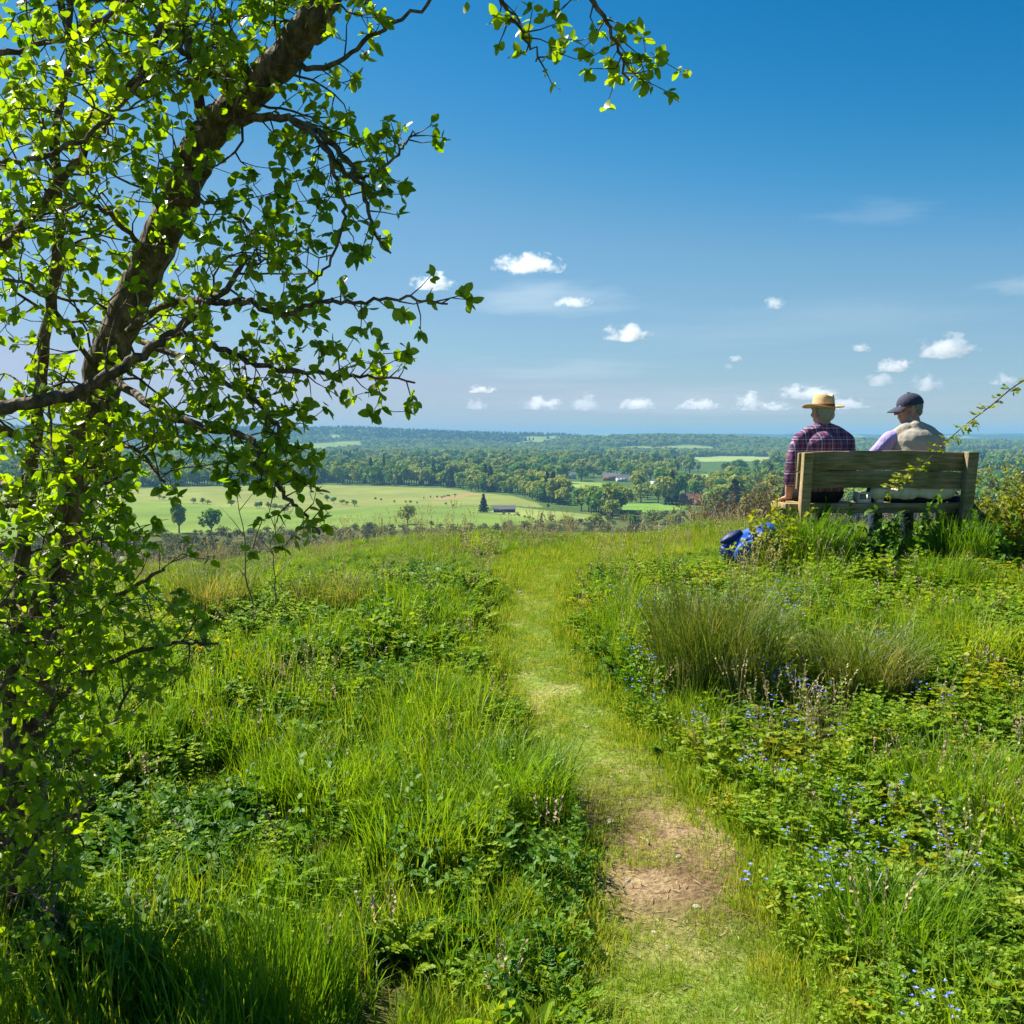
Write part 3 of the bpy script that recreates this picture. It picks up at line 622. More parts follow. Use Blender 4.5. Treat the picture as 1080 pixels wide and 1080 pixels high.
def blades(g, n, R_, h, w, lean, curve, rows=5, mat=0, base_z=-.015, mb=None):
    mb = mb or MB(); a = g.uniform(0, 6.28, n); rad = R_ * np.sqrt(g.uniform(0, 1, n)); base = np.stack([np.cos(a) * rad, np.sin(a) * rad, np.full(n, base_z)], 1)
    hh = g.uniform(h[0], h[1], n); ww = g.uniform(w[0], w[1], n)
    a2 = a + g.normal(size=n) * 1.1; ln = lean[0] + (lean[1] - lean[0]) * g.uniform(0, 1, n) * (.4 + rad / R_ * .6); cu = g.uniform(curve[0], curve[1], n)
    t = np.linspace(0, 1, rows); out = ln[:, None] * t + cu[:, None] * t ** 2.2
    th = np.clip(out, 0, 2.6); dz = np.cos(th); dx = np.sin(th)
    z = np.concatenate([np.zeros((n, 1)), np.cumsum((dz[:, 1:] + dz[:, :-1]) / 2, 1)], 1) / (rows - 1) * hh[:, None]
    x = np.concatenate([np.zeros((n, 1)), np.cumsum((dx[:, 1:] + dx[:, :-1]) / 2, 1)], 1) / (rows - 1) * hh[:, None]
    dirn = np.stack([np.cos(a2), np.sin(a2)], 1); tw = a2 + np.pi / 2 + g.normal(size=n) * .9; sd_ = np.stack([np.cos(tw), np.sin(tw)], 1)
    wd = ww[:, None] * np.interp(t, [0, .3, .7, 1], [.75, 1, .7, .06])[None] / 2
    C = np.zeros((n, rows, 3)); C[..., :2] = base[:, None, :2] + dirn[:, None] * x[..., None]; C[..., 2] = base[:, None, 2] + z
    s3 = np.zeros((n, 1, 3)); s3[:, 0, :2] = sd_
    Vb = np.stack([C - s3 * wd[..., None], C + s3 * wd[..., None]], 2).reshape(-1, 3)
    F1 = np.array([(2 * i, 2 * i + 1, 2 * i + 3, 2 * i + 2) for i in range(rows - 1)]); Fb = (F1[None] + (np.arange(n) * rows * 2)[:, None, None]).reshape(-1, 4)
    mb.add(Vb, Fb, mat); return mb, C
def leaves(mb, g, pos, d, size, m=0, T=LEAF4_T, Fq=LEAF4_F, up=.8):
    pos = np.asarray(pos); n = len(pos); u = nrm(np.array([0, 0, up]) + g.normal(size=(n, 3)) * .45); Vl, Fl = stamp(T, Fq, pos, frames(np.asarray(d), u), size); mb.add(Vl, Fl, m)
def stem_herb(g, n, R_, h, whorl, ls, step, flower=None, m=0):
    """upright stems with whorls or pairs of leaves; optionally little four-petalled flowers on top"""
    mb = MB(); P = []; D = []; Sz = []; fp = []
    for i in range(n):
        a = g.uniform(0, 6.28); rd = R_ * g.uniform(0, 1) ** .5; H_ = g.uniform(*h); l = g.normal(size=2) * .22
        tt = np.linspace(0, 1, 5); C = np.stack([np.cos(a) * rd + l[0] * H_ * tt ** 1.5, np.sin(a) * rd + l[1] * H_ * tt ** 1.5, H_ * tt - .01], 1)
        mb.tube(C, np.linspace(.0022, .001, 5), 3, m, False); z = step * .6; a0 = g.uniform(0, 6.28)
        while z < H_:
            f = z / H_; c = np.array([np.interp(f, tt, C[:, k]) for k in range(3)]); a0 += 1.57 if whorl == 2 else .5
            for k in range(whorl):
                b = a0 + k * 6.283 / whorl + g.normal() * .2; P.append(c); D.append([np.cos(b), np.sin(b), .15 + .5 * f]); Sz.append(ls * (1.15 - .65 * f) * g.uniform(.7, 1.2))
            z += step * (1.1 - .4 * f)
        fp.append(C[-1])
    leaves(mb, g, P, D, Sz, m)
    if flower:
        pos = []; dd = []
        for c in fp:
            for q in range(g.integers(2, 5)):
                cc = c + np.array([g.normal() * .014, g.normal() * .014, g.uniform(-.03, .014)]); b0 = g.uniform(0, 6.28)
                for k in range(4): pos.append(cc); dd.append([np.cos(b0 + k * 1.57), np.sin(b0 + k * 1.57), .25])
        leaves(mb, g, pos, dd, np.full(len(pos), flower), 1)
    return mb
def fern_herb(g, n, R_, h, ls, m=0):
    """cow-parsley like plant: arching fronds with paired leaflets"""
    mb = MB(); P = []; D = []; Sz = []
    for i in range(n):
        a = g.uniform(0, 6.28); L_ = g.uniform(*h); tt = np.linspace(0, 1, 7); el = g.uniform(.6, 1.25)
        r_ = L_ * np.cos(el) * tt * (1 + .2 * tt); z = L_ * np.sin(el) * tt * (1 - .38 * tt * tt); C = np.stack([np.cos(a) * r_, np.sin(a) * r_, z], 1)
        mb.tube(C, np.linspace(.0025, .001, 7), 3, m, False); sd_ = np.array([-np.sin(a), np.cos(a), 0]); fw = nrm(C[-1] - C[0])
        for k in range(2, 14):
            f = k / 13; c = np.array([np.interp(f, tt, C[:, q]) for q in range(3)]); s = ls * (1.15 - f) * (1 if k > 3 else .7) + ls * .18
            for sg in (-1, 1):
                P.append(c); D.append(sd_ * sg + fw * .5); Sz.append(s)
                for q in (.4, .7):
                    P.append(c + (sd_ * sg + fw * .5) * s * q * .8); D.append(fw + sd_ * sg * .2 + g.normal(size=3) * .1); Sz.append(s * .5)
    leaves(mb, g, P, D, Sz, m); return mb
def rosette(g, n, ls, m=0):
    mb = MB(); a = g.uniform(0, 6.28, n); L_ = ls * g.uniform(.5, 1.15, n); el = g.uniform(.15, 1.2, n)
    leaves(mb, g, np.stack([np.cos(a) * .01, np.sin(a) * .01, a * 0 + .01], 1), np.stack([np.cos(a) * np.cos(el), np.sin(a) * np.cos(el), np.sin(el)], 1), L_, m, LEAF_T * np.array([.8, 1, 1]), LEAF_F, 1.0); return mb
def clover(g, n, R_, h, ls, m=0):
    mb = MB(); P = []; D = []; Sz = []
    for i in range(n):
        a = g.uniform(0, 6.28); rd = R_ * g.uniform(0, 1) ** .5; z = g.uniform(*h); c = np.array([np.cos(a) * rd, np.sin(a) * rd, z]); mb.tube([c * [.7, .7, 0], c], .001, 3, m, False); b0 = g.uniform(0, 6.28)
        for k in range(g.integers(3, 6)): P.append(c); D.append([np.cos(b0 + k * 1.6), np.sin(b0 + k * 1.6), g.uniform(.0, .5)]); Sz.append(ls * g.uniform(.7, 1.2))
    leaves(mb, g, P, D, Sz, m); return mb
def protos(nm, meshes): return [add_obj(nm + '_' + 'abcdefghijkl'[i], me, None, False) for i, me in enumerate(meshes)]
gg = [np.random.default_rng(300 + i) for i in range(60)]
def bl(i, mats, *a, **k): mb, _ = blades(gg[i], *a, **k); return mb
P_TALL = protos('tall_grass_tuft', [bl(i, 0, 46, .10, h, (.003, .0055), (.05, .5), c).mesh('tall_grass_tuft', [M_GRASS]) for i, (h, c) in enumerate([((.12, .30), (.0, 1.0)), ((.16, .36), (.1, 1.3)), ((.10, .26), (.2, 1.5)), ((.14, .30), (0, .7))])])
P_LUSH = protos('lush_grass_tuft', [bl(i + 6, 0, 40, .10, h, (.005, .009), (.1, .8), (.2, 1.4)).mesh('lush_grass_tuft', [M_LUSH]) for i, h in enumerate([(.08, .20), (.10, .24), (.06, .16)])])
P_TURF = protos('turf_tuft', [bl(i + 10, 0, 80, .11, h, (.002, .0038), (.2, 1.3), (.0, 1.2), rows=4, base_z=0.0).mesh('turf_tuft', [M_TURF]) for i, h in enumerate([(.02, .05), (.025, .06), (.015, .042)])])
def straw_tuft(g):
    mb, C = blades(g, 7, .05, (.28, .55), (.0018, .003), (.05, .35), (.0, .5)); tip = C[:, -1]; d = nrm(C[:, -1] - C[:, -2]); P = []; D = []
    for k in range(10):
        f = k / 10; P.append(C[:, -2] + (tip - C[:, -2]) * f); D.append(d + g.normal(size=d.shape) * .35)
    leaves(mb, g, np.concatenate(P), np.concatenate(D), np.full(70, .016), 0); return mb
P_STRAW = protos('straw_tuft', [straw_tuft(gg[i + 14]).mesh('straw_tuft', [M_STRAW]) for i in range(2)])
P_HERB = protos('meadow_herb', [stem_herb(gg[18], 11, .11, (.10, .28), 6, .030, .030).mesh('meadow_herb', [M_HERB]), stem_herb(gg[19], 7, .10, (.12, .30), 2, .062, .040).mesh('meadow_herb', [M_HERB]),
    fern_herb(gg[20], 9, .1, (.14, .30), .045).mesh('meadow_herb', [M_HERB]), rosette(gg[21], 13, .12).mesh('meadow_herb', [M_HERB]), clover(gg[22], 40, .13, (.05, .15), .026).mesh('meadow_herb', [M_HERB]),
    stem_herb(gg[23], 8, .11, (.12, .26), 2, .055, .036).mesh('meadow_herb', [M_HERBD]), fern_herb(gg[24], 8, .1, (.12, .26), .05).mesh('meadow_herb', [M_HERBD]), clover(gg[25], 30, .12, (.06, .18), .030).mesh('meadow_herb', [M_YELLOW])])
P_FLOW = protos('flower_plant', [stem_herb(gg[27 + i], 7, .10, (.14, .26), 2, .034, .036, .0078).mesh('flower_plant', [M_HERB, M_BLUE]) for i in range(2)])

def field_pts(n, seed, x0=-.80, x1=.80, y0=1.4, y1=13.2):
    g = np.random.default_rng(seed); y = np.sqrt(g.uniform(y0 ** 2, y1 ** 2, n)); x = g.uniform(x0, x1, n) * (y + .5); return x, y, g
def put(name, x, y, g, sc, idx, pr, label, tilt=.12, sink=0.0):
    n = len(x); z = H(x, y) - sink
    scatter(name, np.stack([x, y, z], 1), np.stack([g.normal(size=n) * tilt, g.normal(size=n) * tilt, g.uniform(0, 6.28, n)], 1), sc, idx, pr, label)
def s3_(a, b=None): b = a if b is None else b; return np.stack([a, a, b], 1)
def mound(x, y): return fbm(x * 1.5 + 9.0, y * 1.5 + 2.0, 3, 201)          # where the grass stands tall
def herby(x, y): return fbm(x * 1.1 + 40.0, y * 1.1 + 7.0, 3, 211)         # where herbs take over
def bank(x): return sstep(.5, 1.1, x)
def lowf(x, y): return 1 - .66 * sstep(7.6, 9.2, y) * (1 - sstep(1.7, 2.1, x)) - .55 * sstep(8.8, 9.1, y) * sstep(1.7, 2.1, x)
# turf on and beside the path
x, y, g = field_pts(43000, 1); pd = path_dist(x, y); bare = fbm(x * 2.1, y * 2.1, 4, 221)
thr = .22 + .28 * sstep(3.3, 3.8, y) * sstep(4.9, 4.4, y) + .12 * sstep(3.5, 3.0, y) + .10 * np.exp(-((y - 6.0) / .8) ** 2); keep = (pd < 2.4) & (bare + .26 * sstep(.3, .95, pd) > thr); x, y = x[keep], y[keep]; pd = pd[keep]; s = g.uniform(.7, 1.25, len(x)) * (.7 + .7 * sstep(.5, 1.4, pd))
put('path_turf', x, y, g, s3_(s, s * np.where(pd > 1, 1.4, 1.15)), g.integers(0, 3, len(x)), P_TURF, 'short trodden yellowish turf on and beside the footpath')
# tall and lush grass everywhere off the path
x, y, g = field_pts(11000, 2); pd = path_dist(x, y); mo = mound(x, y); hb = herby(x, y)
low = lowf(x, y)
k = (pd > 1.05) & (g.uniform(0, 1, len(x)) < .25 + .9 * sstep(.35, .6, mo)); x, y, pd, mo, low = x[k], y[k], pd[k], mo[k], low[k]
hgt = .80 * (.40 + .95 * sstep(.35, .7, mo)) * (.35 + .65 * sstep(1.0, 1.9, pd)) * low * g.uniform(.75, 1.2, len(x))
put('tall_grass', x, y, g, s3_(np.clip(hgt, .6, 1.1), hgt), g.integers(0, 4, len(x)), P_TALL, 'tall green meadow grass on both sides of the path')
x, y, g = field_pts(11000, 3); pd = path_dist(x, y); mo = mound(x, y); low = lowf(x, y)
k = (pd > .98) & (g.uniform(0, 1, len(x)) < .8); x, y, pd, mo, low = x[k], y[k], pd[k], mo[k], low[k]
hgt = .85 * (.5 + .7 * sstep(.3, .7, mo)) * (.3 + .7 * sstep(.95, 1.8, pd)) * low * g.uniform(.7, 1.2, len(x))
put('lush_grass', x, y, g, s3_(np.clip(hgt, .6, 1.1), hgt), g.integers(0, 3, len(x)), P_LUSH, 'broad bladed lush green grass filling the meadow')
# dry stems
x, y, g = field_pts(1300, 4); pd = path_dist(x, y); k = (pd > 1.3) & (fbm(x * .9, y * .9, 2, 88) > .5); x, y = x[k], y[k]
put('dry_grass_stems', x, y, g, s3_(g.uniform(.5, .9, len(x))), g.integers(0, 2, len(x)), P_STRAW, 'pale dry grass stems standing among the green')
P_SORREL = protos('sorrel_stem', [(lambda g_: (lambda mb, C: (leaves(mb, g_, np.concatenate([C[:, -2] + (C[:, -1] - C[:, -2]) * f for f in np.linspace(-.6, 1, 12)]), np.tile(C[:, -1] - C[:, -2], (12, 1)) * 4 + g_.normal(size=(60, 3)) * .12, np.full(60, .015), 1), mb)[1])(*blades(g_, 5, .05, (.2, .38), (.002, .003), (.05, .3), (0, .3))))(gg[50]).mesh('sorrel_stem', [M_GRASS, M_PINK])])
x, y, g = field_pts(1200, 14); pd = path_dist(x, y); k = (pd > 1.25) & (fbm(x * .8 + 3, y * .8, 2, 98) > .48); x, y = x[k], y[k]
put('sorrel_stems', x, y, g, s3_(g.uniform(.5, 1.0, len(x))), np.zeros(len(x), int), P_SORREL, 'reddish brown seed heads of sorrel scattered through the meadow')
xb = np.random.default_rng(8).uniform(-4.8, 1.9, 260); yb = 10.6 + np.random.default_rng(9).uniform(-.5, .8, 260)
put('brow_grass_stems', xb, yb, np.random.default_rng(10), s3_(np.random.default_rng(12).uniform(.25, .6, 260)), np.random.default_rng(13).integers(0, 2, 260), P_STRAW, 'pale dry grass stems along the brow of the hill', .3)
# herbs
x, y, g = field_pts(16500, 5); pd = path_dist(x, y); hb = herby(x, y) + .05 * bank(x) + .05 * (y > 5.5) * (x < .2)
k = (pd > 1.0) & (hb > .41 - .25 * sstep(1.6, 1.0, pd)) & (g.uniform(0, 1, len(x)) < .75); x, y, hb, pd = x[k], y[k], hb[k], pd[k]
idx = np.array([0, 1, 2, 3, 4, 5, 6, 0, 2, 4, 4, 7])[np.clip((vnoise(x * 1.7, y * 1.7, 5) * 9 + g.uniform(0, 4, len(x))).astype(int), 0, 11)]
idx = np.where((x > .7) & (idx >= 5), np.array([7, 4, 0, 2])[g.integers(0, 4, len(x))], idx)
s = g.uniform(.6, 1.15, len(x)) * (.6 + .4 * sstep(1.0, 1.8, pd)) * lowf(x, y)
put('meadow_herbs', x, y, g, s3_(s), idx, P_HERB, 'leafy wild herbs growing through the grass')
# blue flowers
x, y, g = field_pts(4600, 6); pd = path_dist(x, y); fl = fbm(x * 1.3 + 11, y * 1.3 + 4, 2, 231)
k = (pd > 1.02) & (x > .3) & (fl > .46) & (g.uniform(0, 1, len(x)) < .33) & ((y < 3.8) | ((x < 2.0) & (y < 7.2))) ; x, y = x[k], y[k]; n_big = 46
near = np.argsort(np.hypot(x - 1.0, y))[:n_big]; rest_ = np.setdiff1d(np.arange(len(x)), near)
put('blue_flowers', x[rest_], y[rest_], g, s3_(g.uniform(.7, 1.2, len(rest_))), g.integers(0, 2, len(rest_)), P_FLOW, 'tiny blue wild flowers in the grass right of the path')
for q in near:
    o = P_FLOW[q % 2].copy(); o.name = 'flower_plant'; COL.objects.link(o); s = g.uniform(.85, 1.2); o.scale = (s, s, s); o.rotation_euler.z = g.uniform(0, 6.28); o.location = (x[q], y[q], h1(x[q], y[q]))
    tag(o, 'small blue flowered plant in the grass at the lower right beside the path', 'flower', 'blue flowers nearest the camera')
# rush and grass tussocks
M_RUSH = foliage('rush_blade', [(.03, .075, .012), (.075, .14, .016), (.17, .21, .035), (.52, .45, .19)], trans=.3, nscale=4.5, rough=.5, spec=.3, tboost=1.2)
def tussock(px, py, n, R_, h, lean, curve, label, seed, mat=None, w=(.003, .006), dark=None):
    p = ground_px(px, py); mb, _ = blades(np.random.default_rng(seed), n, R_, h, w, lean, curve, 6); o = mb.build('grass_tussock', mat or M_GRASS); o.location = p; return tag(o, label, 'grass tussock')
tussock(755, 730, 2100, .33, (.24, .76), (.05, .95), (.0, 1.1), 'biggest rush tussock, tall upright green and straw blades, right of the path', 1, M_RUSH, (.003, .0055))
tussock(905, 728, 1300, .30, (.22, .50), (.2, 1.1), (.4, 1.6), 'dark green drooping tussock right of the tall rushes', 2, M_RUSH, (.003, .006))
tussock(985, 625, 500, .22, (.15, .34), (.2, .9), (.3, 1.3), 'small dark drooping tussock in front of the right end of the bench', 3, M_LUSH)
tussock(540, 855, 1000, .26, (.20, .42), (.1, .8), (.4, 1.5), 'thick green tussock leaning over the left edge of the bare earth patch', 4, M_GRASS)
tussock(455, 905, 900, .28, (.18, .40), (.1, .7), (.2, 1.2), 'bright green tussock left of the one by the bare earth patch', 5, M_GRASS)
tussock(350, 850, 800, .26, (.16, .36), (.1, .7), (.3, 1.3), 'yellowish green tussock in the middle of the left meadow', 6, M_GRASS)
tussock(225, 650, 900, .30, (.22, .42), (.1, .6), (.2, 1.1), 'brownish green tussock by the dead stalks on the left', 7, M_RUSH)
tussock(350, 645, 800, .32, (.18, .36), (.1, .7), (.2, 1.2), 'green tussock right of the dead stalks on the left', 8, M_RUSH)
tussock(225, 592, 500, .22, (.20, .36), (.1, .6), (.0, .8), 'dark upright green tuft on the brow of the hill at the left', 9, M_LUSH)
tussock(490, 580, 500, .30, (.12, .26), (.1, .8), (.2, 1.2), 'bright pale green tuft on the brow left of the path', 10, M_GRASS)
tussock(280, 1070, 700, .24, (.20, .38), (.05, .4), (.0, .8), 'tall shaded dark grass tuft at the bottom left', 11, M_LUSH)
tussock(1010, 860, 900, .30, (.20, .40), (.1, .7), (.2, 1.3), 'thick green tussock at the right edge of the meadow', 12, M_GRASS)
tussock(860, 590, 900, .30, (.16, .36), (.1, .6), (.1, .9), 'fresh green tuft growing under the left half of the bench', 13, M_GRASS)
tussock(940, 1010, 700, .22, (.18, .36), (.1, .7), (.3, 1.3), 'arching grass tuft among the blue flowers at the lower right', 14, M_LUSH)
tussock(835, 588, 700, .22, (.18, .42), (.1, .5), (.1, .9), 'tall fresh green tuft in front of the left bench post', 15, M_LUSH)
tussock(905, 590, 700, .26, (.14, .32), (.1, .7), (.1, 1.1), 'green tuft growing under the middle of the bench seat', 16, M_GRASS)
tussock(965, 592, 700, .26, (.14, .34), (.1, .7), (.1, 1.1), 'green tuft growing under the right half of the bench', 17, M_GRASS)
tussock(120, 800, 900, .30, (.16, .36), (.1, .7), (.2, 1.3), 'shaded green tussock just right of the leaning trunk', 18, M_LUSH)
tussock(450, 760, 800, .26, (.12, .28), (.1, .9), (.2, 1.3), 'low spreading tussock by the left edge of the path, halfway to the brow', 19, M_LUSH)
tussock(1040, 700, 800, .28, (.14, .34), (.1, .8), (.2, 1.3), 'yellowish tussock at the right edge below the briar bush', 20, M_GRASS)
for k_, (px, Y_, lab) in enumerate([(850, 8.3, 'tall lush tuft reaching up to the left bench post'), (868, 8.28, 'tall lush tuft below the left person'), (1012, 8.35, 'tall dark tuft at the foot of the right bench post')]):
    x_ = (px - 540) / FOC * Y_; mb, _ = blades(np.random.default_rng(60 + k_), 620, .22, (.26, .58), (.004, .008), (.1, .6), (.1, 1.2), 6); o = mb.build('grass_tussock', M_LUSH); o.location = (x_, Y_, h1(x_, Y_)); tag(o, lab, 'grass tussock')
def litter(g_):
    mb = MB(); n = 22; p_ = np.stack([g_.normal(size=n) * .07, g_.normal(size=n) * .07, g_.uniform(.008, .016, n)], 1); a_ = g_.uniform(0, 6.28, n)
    leaves(mb, g_, p_, np.stack([np.cos(a_), np.sin(a_), g_.normal(size=n) * .12], 1), g_.uniform(.02, .07, n), 0, LEAF4_T * [.16, 1, .3], LEAF4_F, 3.0); return mb
P_LIT = protos('litter_kind', [litter(gg[52 + i]).mesh('litter_kind', [M_STRAW]) for i in range(3)])
x, y, g = field_pts(14000, 15); pd = path_dist(x, y); k = (pd < 1.25) & (g.uniform(0, 1, len(x)) < .42); x, y = x[k], y[k]
put('dry_path_litter', x, y, g, s3_(g.uniform(.3, .8, len(x))), g.integers(0, 3, len(x)), P_LIT, 'dry pale grass litter strewn over the trodden path', .03)
# loose pieces on the path: a pale forked twig and stones
M_TWIG = solid('bleached_twig', (.55, .45, .33), .8, (.40, .31, .21), 60.0)
p = ground_px(684, 893); mb = MB(); mb.tube(np.array([[0, 0, .012], [.015, .03, .014], [.012, .07, .012], [.03, .11, .010]]), [.004, .005, .004, .002], 6); mb.tube(np.array([[.013, .05, .013], [.04, .06, .018], [.07, .05, .012]]), [.004, .003, .0015], 6)
o = mb.build('forked_twig', M_TWIG); o.location = p; o.rotation_euler.z = .5; tag(o, 'pale forked twig lying on the bare earth of the path', 'twig')
M_STONE = solid('path_stone', (.42, .37, .29), .9, (.28, .24, .19), 30.0, .4)
sg = np.random.default_rng(77)
for i, (px, py, sz) in enumerate([(645, 868, .022), (716, 905, .018), (662, 930, .016), (700, 868, .014), (735, 958, .018), (690, 985, .015), (620, 768, .02), (575, 645, .022), (548, 626, .026), (705, 1000, .014)]):
    p = ground_px(px, py); b = MB(); b.ell((0, 0, sz * .2), (sz, sz * sg.uniform(.6, .9), sz * .5), (0, 0, sg.uniform(0, 3)), 12, 8); Vq, Fq, Mq = b.data(); Vq = Vq * (1 + .25 * (fbm(Vq[:, :1] * 60 + i, Vq[:, 1:2] * 60 + Vq[:, 2:] * 40, 2, i) - .5))
    o = add_obj('path_stone', np_mesh('path_stone', Vq, Fq, [M_STONE], None, True)); o.location = p; tag(o, 'small pale stone lying on the footpath', 'stone', 'stones on the footpath')
# ------------------------------------------------------------------ the tree on the left
M_TBARK = None
def bark_mat():
    m, n, N, L = nodes('grey_bark'); tc = N('TexCoord'); n1 = N('TexNoise', i_Scale=34.0, i_Detail=8.0, i_Roughness=.65); n2 = N('TexNoise', i_Scale=7.0, i_Detail=4.0)
    vo = N('TexVoronoi', i_Scale=60.0); mp = N('Mapping'); mp.inputs['Scale'].default_value = (1, 1, .45)
    L(tc.outputs['Object'], mp.inputs[0])
    for q in (n1, n2, vo): L(mp.outputs[0], q.inputs['Vector'])
    r1 = ramp(n, [(.28, (.03, .023, .018)), (.48, (.12, .095, .072)), (.64, (.27, .22, .17)), (.8, (.42, .37, .29))]); L(n1.outputs[0], r1.inputs[0])
    r2 = ramp(n, [(.4, (.75, .78, .6)), (.65, (1.15, 1.0, .9))]); L(n2.outputs[0], r2.inputs[0])
    a = N('MixRGB', blend_type='MULTIPLY', i_Fac=1.0); L(r1.outputs[0], a.inputs[1]); L(r2.outputs[0], a.inputs[2])
    p = N('BsdfPrincipled', i_Roughness=.85); p.inputs['Specular IOR Level'].default_value = .25; L(a.outputs[0], p.inputs['Base Color'])
    mm = N('Math', operation='ADD'); L(n1.outputs[0], mm.inputs[0]); L(vo.outputs['Distance'], mm.inputs[1])
    b = N('Bump', i_Strength=1.0, i_Distance=.012); L(mm.outputs[0], b.inputs['Height']); L(b.outputs[0], p.inputs['Normal'])
    o = N('OutputMaterial'); L(p.outputs[0], o.inputs[0]); return m
M_TBARK = bark_mat()
M_TLEAF = foliage('tree_leaf', [(.045, .10, .010), (.09, .18, .012), (.16, .25, .014), (.24, .29, .018)], trans=.56, nscale=3.0, rough=.38, spec=.4, tcol=(1.75, 1.95, .20))
_BY = [-400, -120, -40, -5, 30, 70, 100, 120, 150, 230, 268, 282, 305, 312, 330, 342, 370, 392, 412, 425, 440, 470, 520, 560, 580, 605, 640, 690, 720, 760, 800, 900, 1080, 1300]
_BX = [620, 560, 500, 455, 415, 395, 388, 425, 440, 435, 415, 350, 335, 440, 440, 330, 345, 430, 430, 360, 345, 345, 350, 350, 300, 175, 215, 235, 190, 150, 110, 90, 120, 120]
def allowed(p):
    px, py = project(p); return px < np.interp(py, _BY, _BX) - 6
tg = np.random.default_rng(21)
WOOD = {'trunk': MB(), 'limb': [], 'twig': MB()}
LP, LD, LU, LS = [], [], [], []
def leaf(p, d, size=None):
    LP.append(p); LD.append(nrm(np.asarray(d) + tg.normal(size=3) * .45 + np.array([0, 0, -.15]))); LU.append(nrm(np.array([0, 0, .8]) + tg.normal(size=3) * .75)); LS.append((size or 1) * tg.uniform(.013, .038))
def cluster(p, d, n):
    a0 = tg.uniform(0, 6.28); d = nrm(d); s = nrm(np.cross(d, [0.1, .2, 1])); b = np.cross(d, s)
    for k in range(n):
        a = a0 + k * 2.4; leaf(p + tg.normal(size=3) * .004, d * tg.uniform(.1, .9) + np.cos(a) * s + np.sin(a) * b)
def twig(p, d, length, r, level, leafy, free=False):
    p = np.array(p, float); d = nrm(d); P = [p.copy()]; step = tg.uniform(.028, .045); n = max(2, int(length / step)); gone = 0
    for i in range(n):
        d = nrm(d + tg.normal(size=3) * .26 + np.array([0, 0, .03])); q = p + d * step
        if not free and not allowed(q): break
        p = q; P.append(p.copy()); f = i / n
        if tg.uniform() < leafy * (.24 + .50 * f): cluster(p, d, tg.integers(2, 6))
        if level > 0 and tg.uniform() < .40:
            sd_ = nrm(np.cross(d, tg.normal(size=3))); twig(p, d * .6 + sd_, length * (1 - f * .6) * tg.uniform(.22, .5), r * .6, level - 1, leafy, free)
    if len(P) > 1:
        WOOD['twig'].tube(np.array(P), np.linspace(r, max(r * .35, .0009), len(P)), 4 if r < .003 else 5, 0, False)
        if leafy > .05: cluster(P[-1], d, tg.integers(4, 8))
def pxs(pts): return np.array([at(*q) for q in pts])
def limb(pts, r0, r1, n_tw, tl, leafy, level=1, part='limb', t0=.1, wob=.0035, updown=0.0, free=False, k=9):
    P = spline(pxs(pts) if len(pts[0]) == 3 and not isinstance(pts, np.ndarray) else pts, 7); m = len(P); P = P + tg.normal(size=P.shape) * wob * np.minimum(1, np.arange(m) / 3)[:, None]
    rad = np.linspace(0, 1, m); rad = r0 + (r1 - r0) * rad; rad = rad * (1 + tg.normal(size=m) * .05)
    if part == 'trunk': WOOD['trunk'].tube(P, rad, 12)
    else: b = MB(); b.tube(P, rad, k); WOOD['limb'].append(b)
    T = nrm(np.gradient(P, axis=0))
    for i in range(n_tw):
        f = t0 + (1 - t0) * (i + tg.uniform()) / n_tw; j = min(int(f * (m - 1)), m - 1); sd_ = nrm(np.cross(T[j], tg.normal(size=3)))
        twig(P[j] + sd_ * rad[j] * .7, T[j] * tg.uniform(.1, .9) + sd_ + np.array([0, 0, updown]), tl * tg.uniform(.35, 1.15), max(.0022, min(.006, r1 * .6)), level, leafy, free)
    return P
Z0 = 3.45
base = at(2, 1020, Z0); gz0 = h1(base[0], base[1])
trunk_pts = [at(-4, 1030, Z0), at(14, 940, Z0), at(24, 820, 3.4), at(38, 720, 3.36), at(62, 610, 3.32), at(84, 510, 3.28), at(103, 425, 3.24), at(126, 345, 3.2), at(160, 270, 3.15), at(190, 205, 3.1), at(216, 145, 3.06), at(256, 106, 3.0), at(302, 58, 2.95), at(338, 5, 2.9), at(368, -70, 2.85), at(420, -180, 2.75), at(470, -260, 2.6)]
trunk_pts[0][2] = min(trunk_pts[0][2], gz0 - .08)
TP = spline(np.array(trunk_pts), 8); mt = len(TP); tr_ = np.interp(np.linspace(0, 1, mt), [0, .06, .2, .45, .75, .85, 1], [.115, .078, .064, .053, .045, .042, .022]) * (1 + tg.normal(size=mt) * .035)
TP = TP + tg.normal(size=TP.shape) * .004; WOOD['trunk'].tube(TP, tr_, 18)
for k_ in range(26):     # knobbly burrs on the trunk
    j = tg.integers(10, mt - 12); u = nrm(tg.normal(size=3)); WOOD['trunk'].ell(TP[j] + u * tr_[j] * .75, np.array([.5, .5, .42]) * tr_[j] * tg.uniform(.6, 1.1), tuple(tg.uniform(0, 3, 3)), 10, 8)
for k_ in range(56):     # twigs straight from the trunk
    j = tg.integers(12, mt - 6); f = j / mt; u = nrm(tg.normal(size=3) + np.array([.0, -.2, .2])); twig(TP[j] + u * tr_[j] * .8, u + np.array([0, 0, .3]), tg.uniform(.12, .42), .0042, 2 if k_ % 3 else 1, .5)
limb([(-60, 1000, 3.3), (2, 860, 3.25), (14, 720, 3.2), (24, 600, 3.2), (34, 480, 3.18), (47, 360, 3.15), (62, 250, 3.1), (60, 150, 3.1), (75, 40, 3.1), (60, -80, 3.1)], .028, .008, 30, .42, .55, 2)
